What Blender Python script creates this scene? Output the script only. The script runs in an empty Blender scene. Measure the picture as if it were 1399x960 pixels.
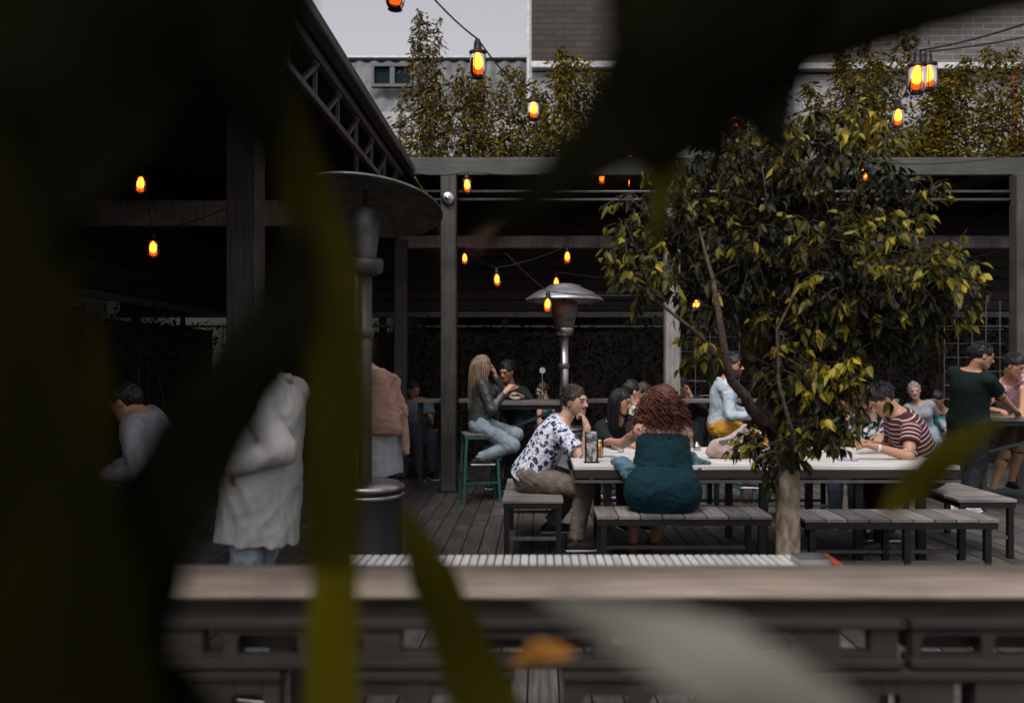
import bpy, math, random
import numpy as np
from mathutils import Vector, Matrix
R = math.radians
random.seed(7); rng = np.random.default_rng(11)
scene = bpy.context.scene
COL = scene.collection

# ------------------------------------------------------------------ camera, sky, sun, exposure
F = 1150.0; CX = 735.0; HY = 500.0; CH = 1.45
cam_d = bpy.data.cameras.new('camera'); cam = bpy.data.objects.new('camera', cam_d); COL.objects.link(cam)
cam.location = (0, 0, CH); cam.rotation_euler = (R(90), 0, 0)
cam_d.sensor_width = 36; cam_d.lens = 36 * F / 1399
cam_d.shift_x = -(CX - 699.5) / 1399; cam_d.shift_y = (HY - 480) / 1399
cam_d.clip_start = 0.05; cam_d.clip_end = 600
cam_d.dof.use_dof = True; cam_d.dof.focus_distance = 6.6; cam_d.dof.aperture_fstop = 2.0
scene.camera = cam
world = bpy.data.worlds.new('World'); scene.world = world; world.use_nodes = True
wn = world.node_tree; wn.nodes.clear()
SUN_EL, SUN_ROT = 58, 200
sky = wn.nodes.new('ShaderNodeTexSky'); sky.sky_type = 'NISHITA'; sky.sun_disc = False
sky.sun_elevation = R(SUN_EL); sky.sun_rotation = R(SUN_ROT); sky.dust_density = 4; sky.air_density = 1.0
hsv = wn.nodes.new('ShaderNodeHueSaturation'); hsv.inputs['Saturation'].default_value = 0.12
tint = wn.nodes.new('ShaderNodeMix'); tint.data_type = 'RGBA'; tint.blend_type = 'MULTIPLY'; tint.inputs['Factor'].default_value = 1.0
tint.inputs[7].default_value = (1.0, 0.965, 1.0, 1)
bg = wn.nodes.new('ShaderNodeBackground'); bg.inputs['Strength'].default_value = 0.15
wo = wn.nodes.new('ShaderNodeOutputWorld')
wn.links.new(sky.outputs[0], hsv.inputs['Color']); wn.links.new(hsv.outputs[0], tint.inputs[6])
wn.links.new(tint.outputs[2], bg.inputs['Color']); wn.links.new(bg.outputs[0], wo.inputs['Surface'])
sl = bpy.data.lights.new('sun', 'SUN'); sl.energy = 1.5; sl.angle = R(20); sl.color = (1.0, 0.95, 0.88)
sun = bpy.data.objects.new('sun', sl); COL.objects.link(sun)
_sd = Vector((math.sin(R(SUN_ROT)) * math.cos(R(SUN_EL)), math.cos(R(SUN_ROT)) * math.cos(R(SUN_EL)), math.sin(R(SUN_EL))))
sun.rotation_euler = _sd.to_track_quat('Z', 'Y').to_euler(); sun.location = (0, 0, 20)
vs = scene.view_settings; vs.view_transform = 'Standard'; vs.look = 'None'; vs.gamma = 1; vs.use_curve_mapping = False
vs.exposure = 0.22
scene.cycles.max_bounces = 6; scene.cycles.diffuse_bounces = 3; scene.cycles.transparent_max_bounces = 10
scene.cycles.caustics_reflective = False; scene.cycles.caustics_refractive = False
scene.cycles.use_denoising = True

def P(px, py, d):
    return Vector(((px - CX) * d / F, d, CH + (HY - py) * d / F))

# ------------------------------------------------------------------ object helpers
def link(o, parent=None):
    COL.objects.link(o)
    if parent: o.parent = parent
    return o
def tag(o, label=None, cat=None, group=None, kind=None):
    if label: o['label'] = label
    if cat: o['category'] = cat
    if group: o['group'] = group
    if kind: o['kind'] = kind
    return o
def thing(name, label, cat, loc=(0, 0, 0), rz=0, group=None):
    o = bpy.data.objects.new(name, None); o.empty_display_size = 0.1
    COL.objects.link(o); o.location = loc; o.rotation_euler = (0, 0, rz)
    return tag(o, label, cat, group)
def np_obj(name, V, Fc, mat, parent=None, smooth=False, origin=(0, 0, 0)):
    """V (n,3), Fc (m,k) arrays; vertices given in world space, stored relative to origin"""
    V = np.asarray(V, dtype=np.float64) - np.asarray(origin, dtype=np.float64)
    me = bpy.data.meshes.new(name)
    Fc = np.asarray(Fc, dtype=np.int32); k = Fc.shape[1]; m = len(Fc)
    me.vertices.add(len(V)); me.vertices.foreach_set('co', V.astype(np.float32).ravel())
    me.loops.add(m * k); me.loops.foreach_set('vertex_index', Fc.ravel())
    me.polygons.add(m); me.polygons.foreach_set('loop_start', np.arange(0, m * k, k, dtype=np.int32))
    me.polygons.foreach_set('loop_total', np.full(m, k, dtype=np.int32))
    if smooth: me.polygons.foreach_set('use_smooth', np.ones(m, dtype=bool))
    me.update(calc_edges=True)
    me.materials.append(mat)
    o = bpy.data.objects.new(name, me)
    return link(o, parent)
class MB:
    """collects quads/polys of one mesh"""
    def __init__(s): s.v = []; s.f = []
    def add(s, vs, fs):
        n = len(s.v); s.v += [tuple(v) for v in vs]; s.f += [tuple(n + i for i in f) for f in fs]; return s
    def box(s, c, size, rot=None, bev=0.0):
        x, y, z = [a / 2 for a in size]; c = Vector(c)
        if bev <= 0:
            vs = [Vector((i * x, j * y, k * z)) for i in (-1, 1) for j in (-1, 1) for k in (-1, 1)]
            fs = [(0, 1, 3, 2), (4, 6, 7, 5), (0, 4, 5, 1), (2, 3, 7, 6), (0, 2, 6, 4), (1, 5, 7, 3)]
        else:
            b = min(bev, x * .9, y * .9, z * .9); vs = []; idx = {}
            for i in (-1, 1):
                for j in (-1, 1):
                    for k in (-1, 1):
                        for ax in range(3):
                            p = [i * (x - b), j * (y - b), k * (z - b)]
                            p[ax] = (i * x, j * y, k * z)[ax]
                            idx[(i, j, k, ax)] = len(vs); vs.append(Vector(p))
            fs = []
            for ax in range(3):
                o1, o2 = [a for a in range(3) if a != ax]
                for sg in (-1, 1):
                    q = []
                    for a, b2 in ((-1, -1), (1, -1), (1, 1), (-1, 1)):
                        t = [0, 0, 0]; t[ax] = sg; t[o1] = a; t[o2] = b2; q.append(idx[(t[0], t[1], t[2], ax)])
                    fs.append(tuple(q if (sg > 0) == (ax != 1) else q[::-1]))
                for a in (-1, 1):
                    for b2 in (-1, 1):
                        t0 = [0, 0, 0]; t0[o1] = a; t0[o2] = b2
                        lo = t0[:]; lo[ax] = -1; hi = t0[:]; hi[ax] = 1
                        fs.append((idx[(*lo, o1)], idx[(*hi, o1)], idx[(*hi, o2)], idx[(*lo, o2)]))
            for i in (-1, 1):
                for j in (-1, 1):
                    for k in (-1, 1):
                        fs.append((idx[(i, j, k, 0)], idx[(i, j, k, 1)], idx[(i, j, k, 2)]))
        if rot is not None: vs = [rot @ v for v in vs]
        return s.add([v + c for v in vs], fs)
    def bar(s, a, b, w, h=None, bev=0.0, up=(0, 0, 1)):
        a = Vector(a); b = Vector(b); d = b - a; L = d.length; d.normalize(); u = Vector(up)
        if abs(d.dot(u)) > .99: u = Vector((0, 1, 0))
        x = d.cross(u).normalized(); z = x.cross(d)
        rot = Matrix((x, d, z)).transposed()
        return s.box((a + b) / 2, (w, L, h or w), rot, bev)
    def tube(s, pts, r, n=8, caps=True):
        pts = [Vector(p) for p in pts]; m = len(pts)
        rs = r if isinstance(r, (list, tuple)) else [r] * m
        base = len(s.v); pu = None
        for i, p in enumerate(pts):
            t = (pts[min(i + 1, m - 1)] - pts[max(i - 1, 0)]).normalized()
            if pu is None: u = t.orthogonal().normalized()
            else:
                u = pu - t * pu.dot(t)
                u = u.normalized() if u.length > 1e-6 else t.orthogonal().normalized()
            pu = u; w = t.cross(u)
            for k in range(n):
                a = 2 * math.pi * k / n
                s.v.append(tuple(p + (u * math.cos(a) + w * math.sin(a)) * rs[i]))
        for i in range(m - 1):
            for k in range(n):
                a = base + i * n + k; b = base + i * n + (k + 1) % n
                s.f.append((a, b, b + n, a + n))
        if caps:
            s.f.append(tuple(base + k for k in range(n))[::-1]); s.f.append(tuple(base + (m - 1) * n + k for k in range(n)))
        return s
    def lathe(s, prof, c=(0, 0, 0), n=32, rot=None, close=False):
        base = len(s.v); c = Vector(c)
        for r, z in prof:
            for k in range(n):
                a = 2 * math.pi * k / n; v = Vector((r * math.cos(a), r * math.sin(a), z))
                if rot is not None: v = rot @ v
                s.v.append(tuple(v + c))
        m = len(prof)
        for i in range(m - 1):
            for k in range(n):
                a = base + i * n + k; b = base + i * n + (k + 1) % n
                s.f.append((a, b, b + n, a + n))
        return s
    def build(s, name, mat, parent=None, smooth=False, origin=None, auto=False):
        og = Vector(origin) if origin is not None else Vector((0, 0, 0))
        me = bpy.data.meshes.new(name); me.from_pydata([tuple(Vector(v) - og) for v in s.v], [], s.f)
        me.materials.append(mat)
        if smooth: me.polygons.foreach_set('use_smooth', [True] * len(me.polygons))
        me.update()
        if auto: me.shade_auto(R(35)) if hasattr(me, 'shade_auto') else None
        o = bpy.data.objects.new(name, me)
        return link(o, parent)
def copy_tree(o, parent=None):
    c = o.copy(); COL.objects.link(c); c.parent = parent
    for ch in [x for x in bpy.data.objects if x.parent == o]: copy_tree(ch, c)
    return c

# ------------------------------------------------------------------ materials
def mat_new(name):
    m = bpy.data.materials.new(name); m.use_nodes = True
    b = m.node_tree.nodes['Principled BSDF']; return m, m.node_tree, b
def simple(name, col, rough=.6, metal=0., spec=.5, noise=0.12, nscale=12, bump=0.0, bscale=60, trans=0, emis=None, es=0, stretch=(1, 1, 1)):
    m, t, b = mat_new(name); N = t.nodes; L = t.links
    b.inputs['Roughness'].default_value = rough; b.inputs['Metallic'].default_value = metal
    b.inputs['Specular IOR Level'].default_value = spec
    tc = N.new('ShaderNodeTexCoord'); mp = N.new('ShaderNodeMapping'); mp.inputs['Scale'].default_value = stretch
    L.new(tc.outputs['Object'], mp.inputs['Vector'])
    nz = N.new('ShaderNodeTexNoise'); nz.inputs['Scale'].default_value = nscale; nz.inputs['Detail'].default_value = 5
    L.new(mp.outputs[0], nz.inputs['Vector'])
    cr = N.new('ShaderNodeValToRGB')
    cr.color_ramp.elements[0].position = .3; cr.color_ramp.elements[1].position = .7
    cr.color_ramp.elements[0].color = (*[c * (1 - noise * 2) for c in col[:3]], 1)
    cr.color_ramp.elements[1].color = (*[min(1, c * (1 + noise)) for c in col[:3]], 1)
    L.new(nz.outputs['Fac'], cr.inputs[0]); L.new(cr.outputs[0], b.inputs['Base Color'])
    if bump:
        n2 = N.new('ShaderNodeTexNoise'); n2.inputs['Scale'].default_value = bscale; n2.inputs['Detail'].default_value = 3
        L.new(mp.outputs[0], n2.inputs['Vector'])
        bp = N.new('ShaderNodeBump'); bp.inputs['Strength'].default_value = bump; bp.inputs['Distance'].default_value = .01
        L.new(n2.outputs['Fac'], bp.inputs['Height']); L.new(bp.outputs[0], b.inputs['Normal'])
    if trans: b.inputs['Transmission Weight'].default_value = trans
    if emis:
        b.inputs['Emission Color'].default_value = (*emis, 1); b.inputs['Emission Strength'].default_value = es
    return m
def wood(name, c1, c2, axis='X', rough=.75, grain=1.0, island=.35, stain=.3):
    """weathered boards: grain along axis, one tone per board (mesh island)"""
    m, t, b = mat_new(name); N = t.nodes; L = t.links
    sc = {'X': (1.2, 22, 22), 'Y': (22, 1.2, 22), 'Z': (22, 22, 1.2)}[axis]
    tc = N.new('ShaderNodeTexCoord'); mp = N.new('ShaderNodeMapping'); mp.inputs['Scale'].default_value = sc
    geo = N.new('ShaderNodeNewGeometry')
    add = N.new('ShaderNodeVectorMath'); add.operation = 'ADD'
    mul = N.new('ShaderNodeMath'); mul.operation = 'MULTIPLY'; mul.inputs[1].default_value = 37
    L.new(geo.outputs['Random Per Island'], mul.inputs[0]); L.new(mp.outputs[0], add.inputs[0]); L.new(mul.outputs[0], add.inputs[1])
    L.new(tc.outputs['Object'], mp.inputs['Vector'])
    nz = N.new('ShaderNodeTexNoise'); nz.inputs['Scale'].default_value = 2.2 * grain; nz.inputs['Detail'].default_value = 7; nz.inputs['Roughness'].default_value = .65
    L.new(add.outputs[0], nz.inputs['Vector'])
    cr = N.new('ShaderNodeValToRGB'); cr.color_ramp.elements[0].position = .32; cr.color_ramp.elements[1].position = .68
    cr.color_ramp.elements[0].color = (*c1, 1); cr.color_ramp.elements[1].color = (*c2, 1); L.new(nz.outputs['Fac'], cr.inputs[0])
    hs = N.new('ShaderNodeHueSaturation'); L.new(cr.outputs[0], hs.inputs['Color'])
    mr = N.new('ShaderNodeMapRange'); mr.inputs[3].default_value = 1 - island; mr.inputs[4].default_value = 1 + island
    L.new(geo.outputs['Random Per Island'], mr.inputs[0])
    n3 = N.new('ShaderNodeTexNoise'); n3.inputs['Scale'].default_value = 2.5; n3.inputs['Detail'].default_value = 5; L.new(tc.outputs['Object'], n3.inputs['Vector'])
    m3 = N.new('ShaderNodeMapRange'); m3.inputs[1].default_value = .35; m3.inputs[2].default_value = .65; m3.inputs[3].default_value = 1 - stain; m3.inputs[4].default_value = 1 + stain * .3
    L.new(n3.outputs['Fac'], m3.inputs[0])
    mm = N.new('ShaderNodeMath'); mm.operation = 'MULTIPLY'; L.new(mr.outputs[0], mm.inputs[0]); L.new(m3.outputs[0], mm.inputs[1]); L.new(mm.outputs[0], hs.inputs['Value'])
    L.new(hs.outputs[0], b.inputs['Base Color']); b.inputs['Roughness'].default_value = rough
    bp = N.new('ShaderNodeBump'); bp.inputs['Strength'].default_value = .5; bp.inputs['Distance'].default_value = .004
    L.new(nz.outputs['Fac'], bp.inputs['Height']); L.new(bp.outputs[0], b.inputs['Normal'])
    return m
def leafmat(name, cols, rough=.5, transl=.25, nscale=1.5, spec=.4):
    """leaf colours drawn per leaf (island) mixed with clump noise"""
    m, t, b = mat_new(name); N = t.nodes; L = t.links
    geo = N.new('ShaderNodeNewGeometry'); tc = N.new('ShaderNodeTexCoord')
    nz = N.new('ShaderNodeTexNoise'); nz.inputs['Scale'].default_value = nscale; nz.inputs['Detail'].default_value = 2
    L.new(tc.outputs['Object'], nz.inputs['Vector'])
    at = N.new('ShaderNodeAttribute'); at.attribute_name = 'tone'
    mx = N.new('ShaderNodeMath'); mx.operation = 'MULTIPLY_ADD'; mx.inputs[1].default_value = .55
    L.new(geo.outputs['Random Per Island'], mx.inputs[0])
    m2 = N.new('ShaderNodeMath'); m2.operation = 'MULTIPLY_ADD'; m2.inputs[1].default_value = .5
    L.new(nz.outputs['Fac'], m2.inputs[0]); L.new(at.outputs['Fac'], m2.inputs[2]); L.new(m2.outputs[0], mx.inputs[2])
    cr = N.new('ShaderNodeValToRGB'); els = cr.color_ramp.elements
    els[0].position = .15; els[0].color = (*cols[0], 1); els[1].position = 1.15 if False else 1.0; els[1].color = (*cols[-1], 1)
    for i, c in enumerate(cols[1:-1]):
        e = els.new(.15 + .85 * (i + 1) / (len(cols) - 1)); e.color = (*c, 1)
    L.new(mx.outputs[0], cr.inputs[0]); L.new(cr.outputs[0], b.inputs['Base Color'])
    b.inputs['Roughness'].default_value = rough; b.inputs['Specular IOR Level'].default_value = spec
    if transl:
        tr = N.new('ShaderNodeBsdfTranslucent'); ms = N.new('ShaderNodeMixShader'); ms.inputs[0].default_value = transl
        L.new(cr.outputs[0], tr.inputs['Color']); out = N['Material Output']
        L.new(b.outputs[0], ms.inputs[1]); L.new(tr.outputs[0], ms.inputs[2]); L.new(ms.outputs[0], out.inputs['Surface'])
    return m
def brick(name, c1, c2, mortar, bw=.42, bh=.13):
    m, t, b = mat_new(name); N = t.nodes; L = t.links
    tc = N.new('ShaderNodeTexCoord'); sp = N.new('ShaderNodeSeparateXYZ'); cb = N.new('ShaderNodeCombineXYZ')
    L.new(tc.outputs['Object'], sp.inputs[0]); L.new(sp.outputs['X'], cb.inputs['X']); L.new(sp.outputs['Z'], cb.inputs['Y'])
    br = N.new('ShaderNodeTexBrick'); br.inputs['Scale'].default_value = 1; br.inputs['Brick Width'].default_value = bw; br.inputs['Row Height'].default_value = bh
    br.inputs['Mortar Size'].default_value = .012; br.inputs['Color1'].default_value = (*c1, 1); br.inputs['Color2'].default_value = (*c2, 1); br.inputs['Mortar'].default_value = (*mortar, 1)
    L.new(cb.outputs[0], br.inputs['Vector'])
    nz = N.new('ShaderNodeTexNoise'); nz.inputs['Scale'].default_value = 1.2; nz.inputs['Detail'].default_value = 6; L.new(tc.outputs['Object'], nz.inputs['Vector'])
    mx = N.new('ShaderNodeMix'); mx.data_type = 'RGBA'; mx.blend_type = 'MULTIPLY'; mx.inputs['Factor'].default_value = .5
    L.new(br.outputs['Color'], mx.inputs[6]); L.new(nz.outputs['Fac'], mx.inputs[7]); L.new(mx.outputs[2], b.inputs['Base Color'])
    b.inputs['Roughness'].default_value = .85
    bp = N.new('ShaderNodeBump'); bp.inputs['Strength'].default_value = .6; bp.inputs['Distance'].default_value = .02; bp.invert = True
    L.new(br.outputs['Fac'], bp.inputs['Height']); L.new(bp.outputs[0], b.inputs['Normal'])
    return m

M = {}
M['deck'] = wood('deck_boards', (.034, .030, .027), (.118, .105, .095), 'Y', .6)
M['bench'] = wood('bench_slats', (.12, .11, .10), (.27, .25, .235), 'Y', .7)
M['benchx'] = wood('bench_slats_long', (.12, .11, .10), (.27, .25, .235), 'X', .7)
M['tabletop'] = wood('table_top_boards', (.50, .475, .45), (.72, .70, .675), 'X', .5, island=.06, stain=.12)
M['rail'] = wood('rail_timber', (.125, .098, .076), (.27, .215, .17), 'X', .75, island=.05, stain=.45)
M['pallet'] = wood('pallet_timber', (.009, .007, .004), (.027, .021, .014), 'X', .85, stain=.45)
M['darkwood'] = wood('dark_timber', (.011, .007, .005), (.026, .018, .013), 'X', .7)
M['post'] = wood('painted_post', (.034, .032, .026), (.095, .090, .077), 'Z', .7, island=.1, stain=.5)
M['postpale'] = wood('bleached_post', (.16, .15, .14), (.34, .32, .30), 'Z', .8, island=.1, stain=.5)
M['beam'] = wood('grey_beam', (.045, .048, .043), (.085, .09, .08), 'X', .65, island=.1, stain=.3)
M['black'] = simple('black_metal', (.018, .018, .02), .45, .6)
M['gun'] = simple('grey_metal', (.10, .10, .10), .5, .5, bump=.1)
M['steel'] = simple('brushed_steel', (.45, .45, .44), .32, 1.0, noise=.08)
M['dish'] = simple('heater_aluminium', (.42, .42, .43), .38, .9, noise=.1)
M['dullsteel'] = simple('heater_dull_steel', (.15, .147, .13), .5, .45, noise=.25)
M['teal'] = simple('teal_paint', (.022, .09, .085), .45)
M['tealdark'] = simple('dark_teal_paint', (.008, .022, .022), .5)
M['whitepaint'] = simple('white_paint', (.62, .62, .60), .55)
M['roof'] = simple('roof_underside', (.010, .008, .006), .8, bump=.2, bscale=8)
M['rooftop'] = simple('roof_sheet', (.2, .2, .2), .5, .3)
M['gutter'] = simple('gutter_metal', (.12, .12, .125), .4, .6)
M['white_slat'] = wood('white_slats', (.36, .36, .35), (.52, .52, .51), 'Y', .5, island=.12, stain=.12)
M['red'] = simple('red_paint', (.32, .045, .02), .5)
M['bark'] = simple('bark', (.075, .05, .035), .9, noise=.35, nscale=30, bump=.8, bscale=70)
M['trunk'] = simple('pale_trunk', (.27, .21, .15), .9, noise=.42, nscale=22, bump=.6, bscale=60, stretch=(1, 1, .5))
M['wallwhite'] = simple('white_render', (.40, .40, .41), .8, noise=.15, nscale=2)
M['glasswin'] = simple('window_glass', (.004, .016, .02), .5, spec=.08)
M['brick_b'] = brick('brown_brick', (.05, .042, .035), (.075, .062, .052), (.035, .03, .027))
M['brick_g'] = brick('grey_brick', (.13, .12, .115), (.17, .155, .15), (.26, .25, .245))
M['brick_w'] = brick('white_painted_brick', (.42, .42, .44), (.50, .50, .52), (.34, .34, .36))
M['corr'] = simple('corrugated_sheet', (.10, .105, .11), .5, .2, noise=.2, nscale=.7, stretch=(6, 6, .4))
M['rope'] = simple('black_cable', (.01, .01, .01), .5)
# ------------------------------------------------------------------ implicit-surface sculpting for people, cloth and bags
def nrm(v):
    v = Vector(v); return v.normalized()
def smin(a, b, k):
    if k <= 0: return np.minimum(a, b)
    h = np.maximum(k - np.abs(a - b), 0) / k
    return np.minimum(a, b) - h * h * k * .25
def field(prims, h):
    """prims: ('c',a,b,ra,rb,k[,n,fl]) round cone; ('e',c,(ax,ay,az),(rx,ry,rz),k) ellipsoid; ('-',prim) carve;
       ('cut',p,dir,R) remove what lies beyond plane p/dir within R of p"""
    lo = np.full(3, 1e9); hi = np.full(3, -1e9)
    for p in prims:
        if p[0] == 'c':
            for q, r in ((p[1], p[3]), (p[2], p[4])):
                lo = np.minimum(lo, np.array(q) - r); hi = np.maximum(hi, np.array(q) + r)
        elif p[0] == 'e':
            r = max(p[3]); lo = np.minimum(lo, np.array(p[1]) - r); hi = np.maximum(hi, np.array(p[1]) + r)
    lo = lo - 4 * h - .012; hi = hi + 4 * h + .012
    n = np.ceil((hi - lo) / h).astype(int) + 1
    A = np.full(n, .5, dtype=np.float32)
    ax = [lo[i] + h * np.arange(n[i]) for i in range(3)]
    def box(c0, c1, pad):
        i0 = np.clip(np.floor((c0 - pad - lo) / h).astype(int), 0, n - 1); i1 = np.clip(np.ceil((c1 + pad - lo) / h).astype(int) + 1, 1, n)
        sl = tuple(slice(a, b) for a, b in zip(i0, i1))
        return sl, ax[0][sl[0]][:, None, None].astype(np.float32), ax[1][sl[1]][None, :, None].astype(np.float32), ax[2][sl[2]][None, None, :].astype(np.float32)
    def dist(p, pad):
        if p[0] == 'c':
            a = np.array(p[1], float); b = np.array(p[2], float); ra, rb = p[3], p[4]; rm = max(ra, rb)
            sl, X, Y, Z = box(np.minimum(a, b) - rm, np.maximum(a, b) + rm, pad)
            ba = b - a; L2 = max(float(ba @ ba), 1e-9)
            t = np.clip(((X - a[0]) * ba[0] + (Y - a[1]) * ba[1] + (Z - a[2]) * ba[2]) / L2, 0, 1)
            wx = X - a[0] - t * ba[0]; wy = Y - a[1] - t * ba[1]; wz = Z - a[2] - t * ba[2]
            w2 = wx * wx + wy * wy + wz * wz
            if len(p) > 6:
                nv = p[6]; fl = p[7]; wn_ = wx * nv[0] + wy * nv[1] + wz * nv[2]
                w2 = w2 + wn_ * wn_ * (1 / fl / fl - 1)
            return sl, np.sqrt(w2) - (ra + (rb - ra) * t)
        c = np.array(p[1], float); r = p[3]; rm = max(r)
        sl, X, Y, Z = box(c - rm, c + rm, pad)
        X = X - c[0]; Y = Y - c[1]; Z = Z - c[2]; k1 = 0; k2 = 0
        for a_, rr in zip(p[2], r):
            q = X * a_[0] + Y * a_[1] + Z * a_[2]; k1 = k1 + (q / rr) ** 2; k2 = k2 + (q / rr / rr) ** 2
        k1 = np.sqrt(k1); k2 = np.sqrt(k2) + 1e-6
        return sl, k1 * (k1 - 1) / k2
    for p in prims:
        if p[0] in 'ce':
            k = p[5] if p[0] == 'c' else p[4]
            sl, d = dist(p, k + 3 * h); A[sl] = smin(A[sl], d.astype(np.float32), k)
        elif p[0] == '-':
            sl, d = dist(p[1], 2 * h); k = .006; a = A[sl]; d = -d.astype(np.float32)
            A[sl] = -smin(-a, -d, k)
        elif p[0] == 'cut':
            c = np.array(p[1], float); dv = np.array(nrm(p[2])); Rr = p[3]
            sl, X, Y, Z = box(c - Rr, c + Rr, 2 * h)
            X = X - c[0]; Y = Y - c[1]; Z = Z - c[2]
            pl = -(X * dv[0] + Y * dv[1] + Z * dv[2]); sp_ = np.sqrt(X * X + Y * Y + Z * Z) - Rr
            A[sl] = np.maximum(A[sl], -np.maximum(pl, sp_).astype(np.float32))
    return A, lo, ax
def wrinkle(A, ax, amp, fr=38, seed=0):
    """fold-like displacement near the surface"""
    idx = np.argwhere(np.abs(A) < .03)
    if not len(idx): return A
    r = np.random.default_rng(seed)
    p = np.stack([ax[i][idx[:, i]] for i in range(3)], 1)
    d = np.zeros(len(p))
    for j in range(5):
        a = r.normal(size=3); a /= np.linalg.norm(a); b = r.normal(size=3); b /= np.linalg.norm(b)
        f = fr * (0.5 + .45 * j); d += np.abs(np.sin(p @ a * f + 2.2 * np.sin(p @ b * f * .45 + j)))* (1 / (1 + .5 * j)) - .4 / (1 + .5 * j)
    A[tuple(idx.T)] += (amp * d / 2).astype(np.float32)
    return A
def nets(A, lo, h):
    S = A < 0; n = np.array(A.shape)
    c = np.zeros(n - 1, dtype=np.uint8)
    for i in (0, 1):
        for j in (0, 1):
            for k in (0, 1):
                c += S[i:n[0] - 1 + i, j:n[1] - 1 + j, k:n[2] - 1 + k]
    act = np.argwhere((c > 0) & (c < 8))
    idx = np.full(n - 1, -1, dtype=np.int32); idx[tuple(act.T)] = np.arange(len(act))
    pos = np.zeros((len(act), 3)); cnt = np.zeros(len(act))
    cs = [(i, j, k) for i in (0, 1) for j in (0, 1) for k in (0, 1)]
    vals = {o: A[act[:, 0] + o[0], act[:, 1] + o[1], act[:, 2] + o[2]] for o in cs}
    for a in cs:
        for d in range(3):
            if a[d] == 0:
                b = list(a); b[d] = 1; b = tuple(b); v1 = vals[a]; v2 = vals[b]; m = (v1 < 0) != (v2 < 0)
                t = np.where(m, v1 / np.where(m, v1 - v2, 1), 0)
                pt = np.array(a, float)[None, :] + t[:, None] * (np.array(b, float) - np.array(a, float))[None, :]
                pos[m] += pt[m]; cnt[m] += 1
    V = lo + h * (act + pos / cnt[:, None]); Q = []
    for d in range(3):
        sl0 = [slice(None)] * 3; sl1 = [slice(None)] * 3; sl0[d] = slice(0, -1); sl1[d] = slice(1, None)
        s0 = S[tuple(sl0)]; s1 = S[tuple(sl1)]; e = np.argwhere(s0 != s1)
        u, v = [(1, 2), (2, 0), (0, 1)][d]
        e = e[(e[:, u] > 0) & (e[:, v] > 0) & (e[:, u] < n[u] - 1) & (e[:, v] < n[v] - 1)]
        flip = s0[tuple(e.T)]
        def cell(du, dv):
            q = e.copy(); q[:, u] += du; q[:, v] += dv; return idx[tuple(q.T)]
        q = np.stack([cell(-1, -1), cell(0, -1), cell(0, 0), cell(-1, 0)], 1)
        q[~flip] = q[~flip][:, ::-1]; Q.append(q)
    Q = np.concatenate(Q); Q = Q[(Q >= 0).all(1)]
    return V, Q
def sculpt(name, prims, h, mat, parent, origin, wr=0, seed=0, fr=38, crease=None, drape=None):
    A, lo, ax = field(prims, h)
    if crease or drape:
        idx = np.argwhere(np.abs(A) < .04); p = np.stack([ax[i][idx[:, i]] for i in range(3)], 1); dd = np.zeros(len(p))
        if crease:
            for c_, u_, wd_, am_ in crease: dd += am_ * np.exp(-(((p - np.array(c_)) @ np.array(u_)) / wd_) ** 2)
        if drape:
            c_, am_, z0_, z1_ = drape; az_ = np.arctan2(p[:, 1] - c_[1], p[:, 0] - c_[0]); t_ = np.clip((z1_ - p[:, 2]) / (z1_ - z0_), 0, 1)
            dd += am_ * t_ * (np.sin(az_ * 8 + 3 * np.sin(p[:, 2] * 5)) + .6 * np.sin(az_ * 17 + 1 + 4 * np.sin(p[:, 2] * 7)))
        A[tuple(idx.T)] += dd.astype(np.float32)
    if wr: A = wrinkle(A, ax, wr, fr, seed)
    V, Q = nets(A, lo, h)
    o = np_obj(name, V, Q, mat, parent, True, origin); return o, V
def set_col(o, cols, name='Col'):
    a = o.data.color_attributes.new(name, 'FLOAT_COLOR', 'POINT')
    c = np.concatenate([cols, np.ones((len(cols), 1))], 1).astype(np.float32); a.data.foreach_set('color', c.ravel())
def set_float(o, vals, name):
    a = o.data.attributes.new(name, 'FLOAT', 'POINT'); a.data.foreach_set('value', np.asarray(vals, dtype=np.float32))

def skinmat():
    m, t, b = mat_new('skin'); N = t.nodes; L = t.links
    at = N.new('ShaderNodeAttribute'); at.attribute_name = 'Col'
    nz = N.new('ShaderNodeTexNoise'); nz.inputs['Scale'].default_value = 45; nz.inputs['Detail'].default_value = 4
    mr = N.new('ShaderNodeMapRange'); mr.inputs[3].default_value = .85; mr.inputs[4].default_value = 1.12
    L.new(nz.outputs['Fac'], mr.inputs[0]); hs = N.new('ShaderNodeHueSaturation'); L.new(at.outputs['Color'], hs.inputs['Color']); L.new(mr.outputs[0], hs.inputs['Value'])
    L.new(hs.outputs[0], b.inputs['Base Color']); b.inputs['Roughness'].default_value = .5
    b.inputs['Subsurface Weight'].default_value = .12; b.inputs['Subsurface Radius'].default_value = (.012, .004, .002); b.inputs['Subsurface Scale'].default_value = 1
    return m
M['skin'] = skinmat()
def cloth(name, col, noise=.1, rough=.85, fold=.3):
    m = simple(name, col, rough, 0, .2, noise, 18, bump=fold, bscale=30)
    return m
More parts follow.
